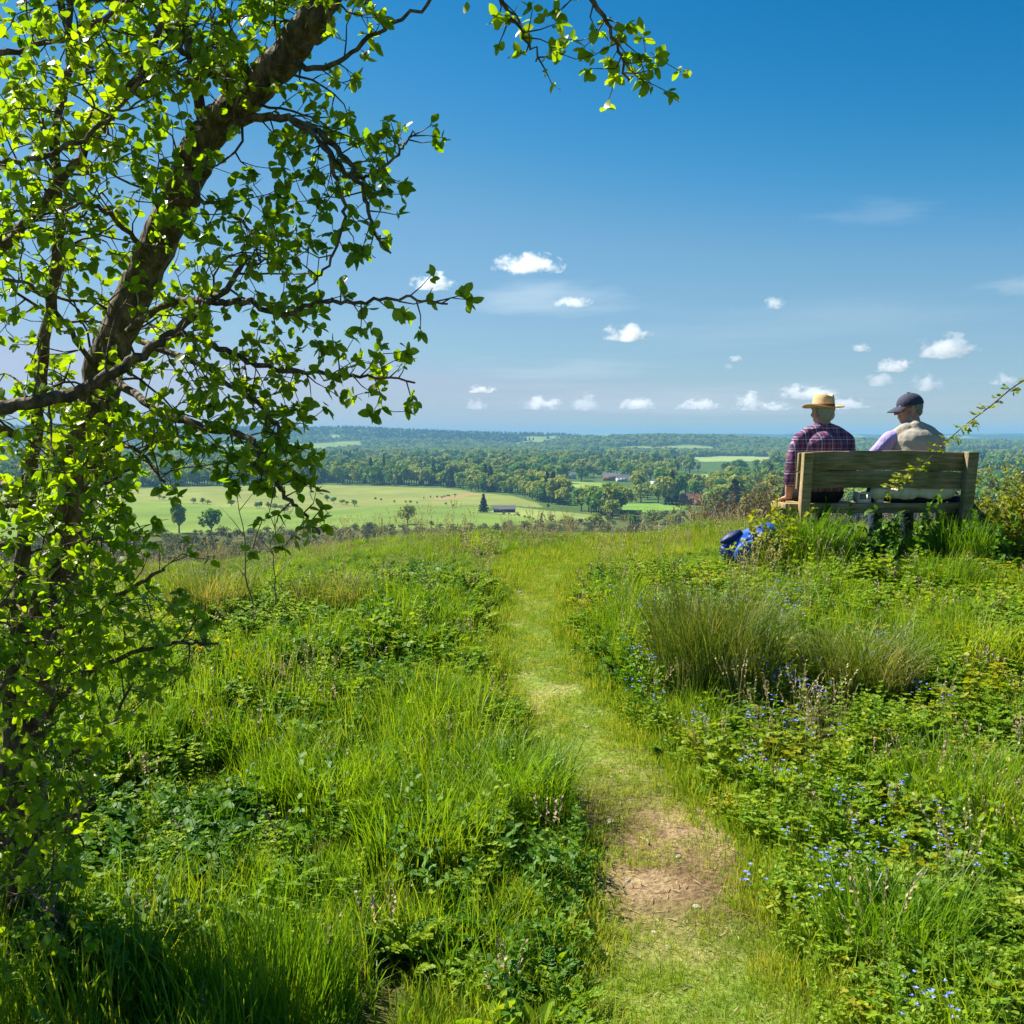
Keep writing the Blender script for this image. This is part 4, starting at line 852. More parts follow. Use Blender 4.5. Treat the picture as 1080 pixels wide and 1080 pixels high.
limb([(-70, 445, 2.75), (0, 430, 2.75), (60, 420, 2.78), (104, 402, 2.8), (150, 374, 2.82), (190, 345, 2.85), (222, 318, 2.9), (246, 296, 2.95), (262, 268, 3.0)], .020, .006, 14, .34, .5, 2)
limb([(135, 350, 3.1), (175, 322, 3.0), (228, 318, 2.9), (262, 318, 2.82), (298, 331, 2.8), (332, 320, 2.78), (380, 319, 2.75), (425, 315, 2.75), (472, 321, 2.75)], .011, .0025, 20, .06, .9, 0, free=True, t0=.4)
limb([(218, 150, 3.05), (262, 126, 2.95), (310, 128, 2.88), (352, 152, 2.82), (378, 190, 2.8), (392, 235, 2.8), (410, 268, 2.8)], .013, .0025, 30, .17, .8, 1)
limb([(310, 130, 2.88), (338, 150, 2.8), (358, 200, 2.78), (362, 240, 2.76), (340, 285, 2.75), (318, 310, 2.75)], .007, .002, 12, .12, .6, 1)
limb([(340, 150, 2.84), (372, 185, 2.84), (400, 180, 2.86), (425, 155, 2.88), (436, 140, 2.9)], .006, .002, 12, .07, .8, 0, free=True, t0=.3)
limb([(190, 350, 3.1), (232, 366, 3.0), (280, 388, 2.9), (330, 392, 2.85), (380, 396, 2.82), (438, 404, 2.8)], .010, .0025, 26, .08, .85, 1, free=True, t0=.25)
limb([(120, 400, 3.1), (165, 432, 2.95), (215, 452, 2.85), (262, 462, 2.78), (278, 492, 2.75), (300, 520, 2.74), (322, 545, 2.72), (336, 562, 2.72)], .012, .003, 34, .15, .8, 1)
limb([(150, 360, 3.0), (210, 385, 2.9), (265, 420, 2.85), (292, 452, 2.82), (285, 470, 2.82)], .009, .003, 34, .18, .8, 1)
limb([(-60, 330, 2.9), (12, 252, 2.9), (52, 205, 2.88), (96, 150, 2.88), (132, 100, 2.85), (170, 30, 2.82), (190, -60, 2.8)], .016, .006, 20, .36, .6, 2)
limb([(-60, 160, 2.7), (20, 170, 2.7), (80, 150, 2.7), (130, 110, 2.7), (160, 60, 2.7), (200, 10, 2.7)], .008, .003, 16, .3, .65, 2)
limb([(260, 104, 3.0), (210, 70, 2.9), (178, 30, 2.85), (165, -40, 2.8)], .011, .005, 16, .3, .6, 2)
limb([(-40, 60, 2.6), (40, 50, 2.65), (110, 20, 2.7), (170, -30, 2.7)], .008, .004, 16, .3, .7, 2)
limb([(300, 62, 2.95), (345, 72, 2.85), (390, 40, 2.8), (440, 10, 2.75), (500, -30, 2.7)], .008, .003, 12, .14, .6, 1)
limb([(-60, 540, 2.9), (20, 532, 2.9), (80, 520, 2.95), (130, 500, 3.0), (180, 445, 2.95)], .008, .003, 14, .3, .5, 2)
limb([(40, 720, 3.35), (85, 665, 3.2), (130, 625, 3.05), (172, 600, 2.95)], .012, .004, 14, .2, .5, 1)
limb([(30, 780, 3.35), (80, 720, 3.15), (140, 690, 3.0), (190, 680, 2.9), (228, 680, 2.85)], .010, .003, 18, .22, .6, 1)
limb([(24, 830, 3.35), (70, 800, 3.1), (110, 770, 2.9), (140, 720, 2.8)], .010, .003, 16, .26, .6, 1)
limb([(14, 900, 3.4), (50, 870, 3.1), (80, 860, 2.85), (100, 840, 2.75)], .010, .003, 14, .24, .6, 1)
limb([(5, 960, 3.4), (30, 940, 3.0), (50, 960, 2.7)], .010, .003, 14, .26, .7, 1)
limb([(-80, 640, 2.6), (-10, 640, 2.7), (50, 620, 2.8), (90, 580, 2.85)], .010, .003, 18, .26, .7, 2)
limb([(-80, 740, 2.6), (-10, 730, 2.6), (40, 690, 2.7), (80, 640, 2.75)], .010, .003, 16, .26, .7, 2)
# the crown above the frame, from which two sprays hang down into the picture
limb([(372, -75, 2.85), (440, -150, 2.7), (520, -170, 2.6), (580, -90, 2.55), (612, -20, 2.5), (642, 30, 2.5), (664, 82, 2.5)], .014, .0025, 22, .11, .85, 1, free=True, t0=.5)
limb([(440, -150, 2.7), (490, -90, 2.6), (520, -15, 2.6), (548, 30, 2.6), (566, 62, 2.6)], .008, .002, 16, .08, .7, 0, free=True, t0=.45)
limb([(215, 140, 3.06), (180, -60, 3.2), (120, -220, 3.3), (60, -330, 3.4)], .016, .005, 12, .4, .4, 1, free=True)
limb([(75, 40, 3.1), (20, -120, 3.2), (-80, -260, 3.3)], .012, .004, 8, .4, .4, 1, free=True)
for q in range(5):     # unseen leafy limbs added left of the frame, sunward, to shade lower foliage
    y0 = 640 - q * 60; lx = -90 - 60 * (q % 3); dz = 2.9 + .25 * (q % 4)
    limb([(20 if y0 > 250 else 80, y0 + 60, 3.2), (lx, y0, dz), (lx - 200, y0 - 60 - 30 * (q % 3), dz + .3), (lx - 420, y0 - 90, dz + .7)], .014, .004, 22, .5, .75, 2, free=True)
limb([(90, 500, 3.28), (120, 470, 3.1), (150, 480, 2.9), (175, 510, 2.8)], .008, .003, 22, .2, .8, 1)
for q in range(4):      # shaded shoots round the foot of the trunk
    y0 = 730 + q * 80; limb([(16 + (q % 3) * 8, y0 + 40, 3.35), (34 + (q % 4) * 10, y0, 3.2), (50 + (q % 3) * 12, y0 - 15, 3.0), (66 + (q % 3) * 12, y0 + 5, 2.9)], .007, .0025, 14, .18, .65, 1)
limb([(60, 610, 3.3), (95, 570, 3.0), (120, 580, 2.8)], .008, .003, 22, .22, .8, 1)
limb([(110, 400, 3.2), (60, 330, 3.0), (30, 300, 2.8), (-20, 290, 2.7)], .008, .003, 12, .3, .75, 2)
limb([(160, 270, 3.1), (120, 230, 2.95), (90, 215, 2.8), (40, 230, 2.75)], .008, .003, 12, .3, .7, 2)
limb([(190, 205, 3.1), (225, 215, 2.95), (262, 240, 2.85), (275, 275, 2.8)], .007, .002, 20, .16, .75, 1)
tree = tag(empty('leaning_tree', (float(TP[0, 0]), float(TP[0, 1]), gz0)), 'leaning tree with knobbly grey trunk and fresh yellow green leaves at the left', 'tree')
def at_tree(o): o.parent = tree; o.matrix_parent_inverse = Matrix.Translation(-tree.location); return o
tb = WOOD['trunk'].build('trunk', M_TBARK, None, True); at_tree(tb)
for b in WOOD['limb']: at_tree(b.build('limb', M_TBARK, None, True))
o = at_tree(WOOD['twig'].build('twigs', M_TBARK)); 
Vl, Fl = stamp(LEAF_T, LEAF_F, np.array(LP), frames(np.array(LD), np.array(LU)), np.array(LS))
at_tree(add_obj('crown', np_mesh('crown', Vl, Fl, [M_TLEAF], None, True)))
print('tree leaves', len(LP))

# ------------------------------------------------------------------ shrubs and single plants
def shrub(name, px, py, h, spread, n, leafsize, lmat, wmat, label, cat, seed, lev=2, leafy=.6, lean=(0, 0), Y=None, bare=.0, parts=('stems', 'foliage')):
    """a woody plant of branching stems with leaves along them"""
    g = np.random.default_rng(seed); p0 = ground_px(px, py) if Y is None else np.array([(px - 540) / FOC * Y, Y, h1((px - 540) / FOC * Y, Y)]); wd = MB(); P_, D_, S_ = [], [], []
    def grow(p, d, L_, r, lv):
        p = np.array(p, float); d = nrm(d); st = .035 if h < 1 else .06; m = max(2, int(L_ / st)); C = [p.copy()]
        for i in range(m):
            d = nrm(d + g.normal(size=3) * .2 + np.array([0, 0, .03])); p = p + d * st; C.append(p.copy())
            if g.uniform() < leafy * (.3 + .9 * i / m) and (g.uniform() > bare or p[2] < h * .6):
                for k in range(g.integers(1, 4)): P_.append(p.copy()); D_.append(nrm(d * .4 + g.normal(size=3))); S_.append(leafsize * g.uniform(.6, 1.2))
            if lv > 0 and g.uniform() < .33: grow(p, d + nrm(g.normal(size=3)) * .9, L_ * (1 - .5 * i / m) * g.uniform(.25, .55), r * .6, lv - 1)
        wd.tube(np.array(C), np.linspace(r, r * .35, len(C)), 4, 0, False)
    for k in range(n):
        a = g.uniform(0, 6.28); grow([np.cos(a) * .05 * spread, np.sin(a) * .05 * spread, -.03], [np.cos(a) * spread + lean[0], np.sin(a) * spread + lean[1], 1.0], h * g.uniform(.6, 1.1), .004 * max(h, .5) + .001, lev)
    t = tag(empty(name, p0), label, cat); wd.build(parts[0], wmat, t)
    if P_:
        Vs, Fs = stamp(LEAF4_T, LEAF4_F, np.array(P_), frames(np.array(D_), nrm(np.array([0, 0, .8]) + g.normal(size=(len(P_), 3)) * .6)), np.array(S_)); add_obj(parts[1], np_mesh(parts[1], Vs, Fs, [lmat]), t)
    return t
M_STEM = solid('brown_stem', (.13, .085, .055), .85, (.08, .055, .04), 30.0); M_DEAD = solid('dead_stem', (.17, .12, .08), .9, (.24, .18, .12), 20.0)
M_BUSHLEAF = foliage('bush_leaf', [(.13, .20, .012), (.22, .28, .016), (.33, .34, .02)], trans=.45, nscale=4.0, rough=.45, spec=.3, tcol=(1.5, 1.35, .3))
M_BROWNLEAF = foliage('withered_leaf', [(.15, .115, .065), (.20, .155, .09), (.11, .12, .045)], trans=.3, nscale=4.0, rough=.7, spec=.1, tcol=(1.2, 1.0, .7))
shrub('yellow_shrub', 813, 585, .50, .30, 16, .040, M_YELLOW, M_STEM, 'young yellow green shrub growing in front of the blue backpack', 'shrub', 1, Y=8.15, leafy=1.3)
shrub('yellow_shrub', 824, 585, .66, .3, 12, .040, M_YELLOW, M_STEM, 'taller yellow leafed shrub beside the left end of the bench seat', 'shrub', 2, Y=8.5, leafy=1.2)
shrub('briar_bush', 1068, 580, .95, .45, 40, .036, M_BUSHLEAF, M_STEM, 'yellow green bush with bare twiggy tops right of the bench', 'bush', 3, Y=8.9, bare=.5, lean=(.1, 0), leafy=1.5)
shrub('briar_bush', 1120, 600, 1.1, .4, 28, .036, M_BUSHLEAF, M_STEM, 'yellow green bush cut by the right edge of the photo', 'bush', 4, Y=8.6, bare=.2, leafy=1.5)
shrub('brown_scrub', 783, 570, .62, .7, 34, .03, M_BROWNLEAF, M_DEAD, 'brown twiggy half bare scrub on the slope left of the bench', 'shrub', 5, Y=13.0, leafy=.6, bare=.2)
shrub('brown_scrub', 818, 570, .74, .6, 34, .03, M_BROWNLEAF, M_DEAD, 'darker brown twiggy scrub on the slope just behind the seat end', 'shrub', 6, Y=12.6, leafy=.6, bare=.2)
shrub('brown_scrub', 745, 575, .6, .8, 26, .03, M_BROWNLEAF, M_DEAD, 'low brown scrub on the slope, farthest left of the twiggy ones', 'shrub', 7, Y=13.4, leafy=.6, bare=.2)
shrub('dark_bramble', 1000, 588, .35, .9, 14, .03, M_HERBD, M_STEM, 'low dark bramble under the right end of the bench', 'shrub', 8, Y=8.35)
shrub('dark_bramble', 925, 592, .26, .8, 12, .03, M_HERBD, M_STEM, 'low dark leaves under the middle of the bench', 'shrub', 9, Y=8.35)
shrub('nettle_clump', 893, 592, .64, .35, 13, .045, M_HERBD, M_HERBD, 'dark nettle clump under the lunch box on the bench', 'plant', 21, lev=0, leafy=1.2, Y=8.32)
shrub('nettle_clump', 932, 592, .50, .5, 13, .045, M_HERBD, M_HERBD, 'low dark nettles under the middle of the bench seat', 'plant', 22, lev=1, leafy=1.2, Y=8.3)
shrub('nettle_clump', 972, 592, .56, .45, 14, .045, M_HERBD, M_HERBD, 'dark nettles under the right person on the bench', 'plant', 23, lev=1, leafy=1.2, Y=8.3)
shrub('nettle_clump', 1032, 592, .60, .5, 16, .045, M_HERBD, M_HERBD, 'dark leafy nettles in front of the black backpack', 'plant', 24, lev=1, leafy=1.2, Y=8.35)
shrub('nettle_clump', 306, 712, .34, .25, 12, .045, M_HERBD, M_HERBD, 'dark green leafy nettle clump in the left meadow', 'plant', 10, lev=0, leafy=.95)
shrub('seedling_shrub', 225, 715, .30, .6, 12, .034, M_YELLOW, M_STEM, 'bright yellow leafed low shrub in the left meadow below the dead stalks', 'shrub', 11, leafy=.8)
shrub('nettle_clump', 640, 655, .30, .4, 14, .035, M_HERB, M_HERB, 'pale green leafy clump with blue flowers along the right path edge', 'plant', 12, lev=1, leafy=.8)
for i, (px, py, tx, ty, lab) in enumerate([(268, 660, 250, 512, 'thin dead stalk on the left, taller one leaning left at its tip'), (292, 662, 287, 545, 'thin dead stalk on the left, the right and shorter one')]):
    p = ground_px(px, py); top = at(tx, ty, p[1]); d = top - p; mb = MB(); n_ = 12; tt = np.linspace(0, 1, n_)[:, None]; C = d * tt + np.random.default_rng(i).normal(size=(n_, 3)) * .007; mb.tube(C, np.linspace(.0065, .002, n_), 6)
    for q, a, l in ((5, .5, .14), (7, -.6, .2), (9, .5, .22), (10, -.4, .12), (4, -.8, .1)):
        e = C[q] + np.array([a * l * 1.4, .02, l]); mb.tube(np.array([C[q], (C[q] + e) / 2 + [.01, 0, 0], e]), [.003, .0022, .001], 4)
    o = mb.build('dead_stalk', M_DEAD, None, True); o.location = p; tag(o, lab, 'stalk')
# rose spray arching over the bench from the right
bg_ = np.random.default_rng(33); C = spline(np.array([at(1150, 372, 7.4), at(1082, 400, 7.5), at(1045, 428, 7.6), at(1010, 455, 7.7), at(975, 488, 7.8), at(953, 502, 7.85), at(935, 520, 7.9)]), 8); mb = MB()
root = np.array([C[0, 0] + .55, 7.3, h1(C[0, 0] + .55, 7.3) - .05]); C = np.concatenate([spline(np.array([root, root + [.02, .02, .8], root + [-.2, .05, 1.15], C[0]]), 6)[:-1], C]); mb.tube(C, np.linspace(.008, .0015, len(C)), 6)
P_, D_, S_ = [], [], []; T_ = nrm(np.gradient(C, axis=0))
for j in range(14, len(C)):
    for k in range(2 if j % 3 else 1):
        if bg_.uniform() < .78:
            d = nrm(np.cross(T_[j], bg_.normal(size=3)) + T_[j] * .4); l = bg_.uniform(.03, .075); e = C[j] + d * l; mb.tube(np.array([C[j], e]), .0012, 4, 0, False)
            for f in (.45, .75, 1.0):
                for sg_ in ((-1, 1) if f < 1 else (0,)): s_ = nrm(np.cross(d, [0, 0, 1])); P_.append(C[j] + d * l * f); D_.append(nrm(d * (.5 if sg_ else 1) + s_ * sg_)); S_.append(bg_.uniform(.024, .042))
spray = tag(empty('rose_spray', tuple(root)), 'thin arching rose spray with small leaves reaching over the bench from the right', 'branch'); 
o = mb.build('stem', M_STEM, spray, True); o.matrix_parent_inverse = Matrix.Translation(-spray.location)
Vs, Fs = stamp(LEAF4_T, LEAF4_F, np.array(P_), frames(np.array(D_), nrm(np.array([0, 0, .8]) + bg_.normal(size=(len(P_), 3)) * .5)), np.array(S_)); o = add_obj('foliage', np_mesh('foliage', Vs, Fs, [M_BUSHLEAF]), spray); o.matrix_parent_inverse = Matrix.Translation(-spray.location)
# patch of bare pinkish earth on the slope beyond the left brow
# ------------------------------------------------------------------ bench
BX, BY = 2.92, 8.62
BZ = h1(BX, BY) + .03
bench = tag(empty('park_bench', (BX, BY, BZ), R(3.0)), 'weathered mossy wooden bench with two back planks on the hilltop', 'bench')
BZS = 0.0
def wood(name, c1, c2, c3):
    m, n, N, L = nodes(name); tc = N('TexCoord'); mp = N('Mapping'); mp.inputs['Scale'].default_value = (2.2, 22, 22); L(tc.outputs['Object'], mp.inputs[0])
    n1 = N('TexNoise', i_Scale=2.5, i_Detail=8.0, i_Roughness=.65); L(mp.outputs[0], n1.inputs['Vector']); n2 = N('TexNoise', i_Scale=4.5, i_Detail=5.0); L(tc.outputs['Object'], n2.inputs['Vector'])
    r1 = ramp(n, [(.3, c1), (.5, c2), (.7, c3)]); L(n1.outputs[0], r1.inputs[0])
    r2 = ramp(n, [(.38, (.66, .70, .45)), (.6, (1.1, 1.02, .92))]); L(n2.outputs[0], r2.inputs[0])
    a = N('MixRGB', blend_type='MULTIPLY', i_Fac=1.0); L(r1.outputs[0], a.inputs[1]); L(r2.outputs[0], a.inputs[2])
    p = N('BsdfPrincipled', i_Roughness=.85); p.inputs['Specular IOR Level'].default_value = .2; L(a.outputs[0], p.inputs['Base Color'])
    b = N('Bump', i_Strength=.6, i_Distance=.006); L(n1.outputs[0], b.inputs['Height']); L(b.outputs[0], p.inputs['Normal'])
    o = N('OutputMaterial'); L(p.outputs[0], o.inputs[0]); return m
M_WOOD = wood('weathered_wood', (.14, .108, .062), (.26, .21, .135), (.38, .33, .24)); M_WOODS = wood('worn_seat_lit_post_wood', (.22, .16, .09), (.38, .28, .17), (.50, .40, .26))  # second mix: seat boards, and sunlight painted into the left post
def plank(mb, x0, x1, y, z0, z1, th, arch=0.0, lean=0.0, n=16, wav=.004, seed=0):
    """horizontal board between heights z0 and z1, slightly arched upward along its length"""
    g = np.random.default_rng(seed); xs = np.linspace(x0, x1, n); A = arch * (1 - ((xs - (x0 + x1) / 2) / ((x1 - x0) / 2)) ** 2); V = []
    for x_, a_ in zip(xs, A):
        w0, w1 = g.normal() * wav * .4, g.normal() * wav * .4
        for (yy, zz) in ((y - th / 2, z0 + w0), (y + th / 2, z0 + w0), (y + th / 2, z1 + w1), (y - th / 2, z1 + w1)): V.append((x_, yy - (zz - .45) * math.tan(lean), zz + a_))
    F = [(4 * i + j, 4 * i + (j + 1) % 4, 4 * (i + 1) + (j + 1) % 4, 4 * (i + 1) + j) for i in range(n - 1) for j in range(4)]; F += [(3, 2, 1, 0), tuple(4 * (n - 1) + k for k in range(4))]
    return mb.add(V, F)
LEAN = R(9); SEAT = .465; TOPZ = .865
for i, (z0, z1) in enumerate(((.715, TOPZ), (.575, .708))): plank(MB(), -.69, .655, .052, z0, z1, .042, .016, LEAN, seed=i).build('back_plank', M_WOOD, bench, bevel=.006)
for i, x_ in enumerate((-.635, .665)):
    mb = MB(); w = .075 if i == 0 else .085; z1 = TOPZ + (.0 if i == 0 else .005)
    V = []
    for z in (-.12, .45, z1):
        yo = -max(0, z - .45) * math.tan(LEAN)
        for xx, yy in ((-w / 2, -.05), (w / 2, -.05), (w / 2, .028), (-w / 2, .028)): V.append((x_ + xx, yy + yo, z))
    F = [(4 * k + j, 4 * k + (j + 1) % 4, 4 * k + 4 + (j + 1) % 4, 4 * k + 4 + j) for k in range(2) for j in range(4)] + [(3, 2, 1, 0), (8, 9, 10, 11)]
    mb.add(V, F).build('post', M_WOODS if i == 0 else M_WOOD, bench, bevel=.006)  # left post takes the paler wood to stand in for sun on it
    MB().box((x_, .42, .14), (.07, .07, .56)).build('leg', M_WOOD, bench, bevel=.005)
    MB().box((x_, .225, .385), (.05, .32, .07)).build('rail', M_WOOD, bench, bevel=.004)
for i in range(3):
    y0 = .105 + i * .15; mb = MB(); mb.box((-.01, y0, SEAT - .0225 - .002 * i), (1.52 if i < 2 else 1.50, .142, .045)); mb.build('seat_plank', M_WOODS, bench, bevel=.006)
MB().box((0, .06, .412), (1.22, .03, .05)).build('apron', M_WOOD, bench, bevel=.004)

# ------------------------------------------------------------------ clothing materials
def plaid():
    m, n, N, L = nodes('plaid_cotton'); tc = N('TexCoord'); sp = N('SeparateXYZ'); L(tc.outputs['Object'], sp.inputs[0])
    def bands(sock, freq, stops):
        a = N('Math', operation='MULTIPLY', i_1=freq); L(sock, a.inputs[0]); f = N('Math', operation='FRACT'); L(a.outputs[0], f.inputs[0]); r = ramp(n, stops, 'CONSTANT'); L(f.outputs[0], r.inputs[0]); return r.outputs[0]
    st = [(0, (.09, .03, .075)), (.20, (.26, .10, .19)), (.42, (.06, .045, .11)), (.60, (.62, .52, .60)), (.68, (.14, .05, .12)), (.84, (.38, .24, .34)), (.90, (.05, .03, .08))]
    xa = N('Math', operation='MULTIPLY_ADD', i_1=.35); L(sp.outputs[1], xa.inputs[0]); L(sp.outputs[0], xa.inputs[2])
    a = bands(xa.outputs[0], 12.0, st); b = bands(sp.outputs[2], 11.0, st)
    mx = N('MixRGB', blend_type='MIX', i_Fac=.5); L(a, mx.inputs[1]); L(b, mx.inputs[2])
    p = N('BsdfPrincipled', i_Roughness=.85); p.inputs['Specular IOR Level'].default_value = .15; L(mx.outputs[0], p.inputs['Base Color'])
    n2 = N('TexNoise', i_Scale=14.0, i_Detail=3.0); L(tc.outputs['Object'], n2.inputs['Vector']); bp = N('Bump', i_Strength=.7, i_Distance=.03); L(n2.outputs[0], bp.inputs['Height']); L(bp.outputs[0], p.inputs['Normal'])
    o = N('OutputMaterial'); L(p.outputs[0], o.inputs[0]); return m
M_PLAID = plaid()
M_SKIN = solid('skin', (.52, .27, .19), .5, (.44, .20, .14), 25.0, .15, 120, None, .4)
M_LAV = solid('lavender_cotton', (.42, .34, .66), .85, (.33, .27, .56), 12.0, .8, 16, None, .15)
M_VEST = solid('beige_canvas', (.46, .41, .33), .85, (.36, .315, .25), 10.0, .35, 22, None, .15)
M_COAT = solid('cream_canvas', (.78, .66, .46), .85, (.66, .54, .36), 9.0, .9, 12, None, .15)
M_DARKC = solid('dark_cloth', (.018, .018, .022), 1.0, (.028, .026, .028), 20.0, .4, 30, None, .0)
M_JEAN = solid('blue_denim', (.06, .08, .13), .85, (.04, .055, .09), 40.0, .4, 60, None, .05)
M_NAVY = solid('navy_cloth', (.035, .04, .075), .8, (.05, .055, .09), 30.0, .3, 60)
M_STRAWH = solid('woven_straw', (.72, .52, .26), .7, (.60, .41, .19), 90.0, .5, 160)
M_BAND = solid('hat_band', (.20, .05, .03), .7, (.14, .035, .02), 30.0)
M_HAIR = solid('grey_hair', (.42, .41, .40), .7, (.26, .25, .24), 70.0, .9, 110, (1, 1, .35))
M_HAIRD = solid('dark_grey_hair', (.30, .28, .26), .7, (.16, .15, .14), 70.0, .9, 110, (1, 1, .35))
M_EYE = solid('eye', (.55, .53, .5), .2, (.05, .04, .03), 60.0); M_SHOE = solid('dark_leather', (.02, .018, .016), .5, (.035, .03, .026), 20.0)

def rot_pts(P, yaw, pitch, c):
    """head frame: x right, y ahead, z up; yaw left positive, pitch down positive"""
    Rm = np.array((Matrix.Rotation(yaw, 3, 'Z') @ Matrix.Rotation(-pitch, 3, 'X'))); return np.asarray(P, float) @ Rm.T + np.asarray(c), Rm
class Fig:
    def __init__(s): s.b = MB()
    def head(s, c, yaw, pitch, k=1.0):
        h = MB(); h.ell((0, -.008, .035), (.074, .094, .088), None, 20, 14); h.ell((0, .022, -.03), (.058, .070, .075), None, 18, 12); h.ell((0, .055, -.082), (.034, .035, .030)); h.ell((0, .030, -.062), (.052, .055, .042))
        h.cap((0, .085, .018), (0, .112, -.022), .010, .015); h.ell((-.011, .098, -.027), (.010, .010, .008)); h.ell((.011, .098, -.027), (.010, .010, .008))
        h.cap((-.035, .078, .030), (.035, .078, .030), .012, .012); h.ell((-.036, .072, -.015), (.022, .02, .018)); h.ell((.036, .072, -.015), (.022, .02, .018))
        h.cap((-.018, .090, -.050), (.018, .090, -.050), .007, .007); h.cap((-.015, .088, -.061), (.015, .088, -.061), .008, .008)
        for sx in (-1, 1): h.ell((sx * .080, .000, -.004), (.011, .020, .034), (0, 0, sx * .35)); h.ell((sx * .078, .004, -.034), (.008, .010, .012))
        V, F, M = h.data(); V, Rm = rot_pts(V * k, yaw, pitch, c); s.b.add(V, F); s.hc, s.hR, s.hk = np.array(c), Rm, k; return s
    def hp(s, p): return s.hR @ (np.array(p, float) * s.hk) + s.hc
    def hand(s, wrist, d, nrm_palm, side, curl=.35, splay=.16, k=1.0):
        """palm with five fingers; d = pointing direction, nrm_palm = direction the palm faces, side=+1 thumb on x-left of d"""
        w = np.array(wrist, float); d = nrm(d); n_ = nrm(np.asarray(nrm_palm) - d * np.dot(nrm_palm, d)); t = np.cross(n_, d) * side; b = s.b
        for q in (-.026, -.009, .009, .026): b.cap(w + t * q * .7, w + d * .085 * k + t * q, .0155, .0125)
        for q, L_ in zip((.030, .010, -.011, -.030), (.068, .078, .072, .056)):
            p = w + d * .085 * k + t * q; a = splay * q / .03; dd = nrm(d + t * a)
            for j, (f, r0, r1) in enumerate(((.42, .0098, .009), (.32, .009, .0082), (.26, .0082, .007))):
                ang = curl * (j + .6); e = p + (dd * math.cos(ang) + n_ * math.sin(ang)) * L_ * f; b.cap(p, e, r0, r1, 8); p = e
        p = w + d * .025 + t * .026; e = p + nrm(t * .75 + d * .8 + n_ * .2) * .042; b.cap(p, e, .0135, .0105, 8); b.cap(e, e + nrm(t * .35 + d * .95 + n_ * .3) * .034, .0105, .0085, 8); return s
def eyes(fig, parent):
    e = MB()
    for sx in (-1, 1): e.ell(fig.hp((sx * .031, .078, .008)), (.011, .011, .011), None, 10, 8)
    return e.build('eyes', M_EYE, parent, True)
def trousers(parent, mat, cx, knee_y, spread, cy=.22, shoe_y=None):
    t = MB(); t.ell((cx, cy, .545), (.175, .14, .10)); 
    for sx in (-1, 1):
        hip = np.array([cx + sx * .09, cy + .02, .545]); kn = np.array([cx + sx * spread, knee_y, .53]); an = np.array([cx + sx * (spread + .01), knee_y + (shoe_y or -.03), .10])
        t.chain([hip, (hip + kn) / 2, kn], [.098, .085, .068]); t.chain([kn, (kn * .6 + an * .4), an], [.068, .062, .05])
    t.blob('trousers', mat, parent, .011, 5)
    for sx in (-1, 1):
        an = np.array([cx + sx * (spread + .01), knee_y + (shoe_y or -.03), .06]); f = MB(); f.ell(an + [0, 0, .0], (.045, .055, .06)); f.ell(an + [0, .09, -.02], (.048, .10, .04)); f.ell(an + [0, .05, -.045], (.046, .13, .018)); f.blob('shoe', M_SHOE, parent, .008, 3)
def put_on_bench(o): o.location = bench.location; o.rotation_euler = bench.rotation_euler; return o

# --- the man in the straw hat, left hand on the seat end
m1 = put_on_bench(bpy.data.objects.new('person', None)); COL.objects.link(m1); tag(m1, 'person in a straw hat and purple plaid shirt on the left bench end', 'person')
CX = -.42; f1 = Fig(); b = f1.b
f1.head((CX + .005, .235, 1.185), R(24), R(4), 1.02)
b.cap((CX, .215, 1.02), (CX + .004, .225, 1.13), .062, .058)                     # neck
b.ell((CX, .20, .60), (.15, .11, .14)); b.ell((CX, .19, .78), (.145, .105, .18)); b.ell((CX, .20, .93), (.165, .10, .10)); b.cap((CX - .15, .205, .965), (CX + .15, .205, .965), .055, .055)
LE, LWr = np.array([-.675, .195, .70]), np.array([-.685, .235, .515])
b.chain([(CX - .19, .205, .955), LE], [.052, .042]); b.chain([LE, LE * .55 + LWr * .45, LWr], [.043, .041, .029])
f1.hand(LWr + [0, .0, -.012], (-.25, .93, -.25), (0, -.1, -1), -1, .12)
RE, RW = np.array([CX + .245, .27, .74]), np.array([CX + .16, .47, .655]); b.chain([(CX + .19, .205, .955), RE, RW], [.052, .042, .03]); f1.hand(RW, (-.3, .9, -.1), (0, 0, -1), 1, .3)
b.blob('body', M_SKIN, m1, .0052, 4); eyes(f1, m1)
sh = MB(); sh.ell((CX, .20, .62), (.185, .135, .14)); sh.ell((CX - .005, .185, .76), (.18, .13, .18)); sh.ell((CX, .19, .91), (.192, .122, .12)); sh.ell((CX, .165, .93), (.15, .10, .11))
for sx in (-1, 1): sh.chain([(CX + sx * .03, .205, 1.045), (CX + sx * .11, .205, 1.015), (CX + sx * .185, .205, .965)], [.062, .062, .062])
LE2 = LE * .86 + LWr * .14
sh.chain([(CX - .19, .205, .955), (CX - .235, .20, .83), LE, LE2 + [0, 0, -.035]], [.067, .062, .056, .058]); sh.chain([(CX + .19, .205, .955), RE, RE * .6 + RW * .4], [.067, .058, .052])
sh.blob('shirt', M_PLAID, m1, .009, 5)
c_ = MB(); a_ = np.linspace(0, 2 * np.pi, 25)[:-1]; c_.lathe([(.068, 1.035), (.076, 1.038), (.073, 1.085), (.066, 1.083), (.066, 1.037)], (CX + .001, .215, 0), 24, 0, 1.0, .95); c_.build('collar', M_PLAID, m1, True)
trousers(m1, M_DARKC, CX, .63, .13)
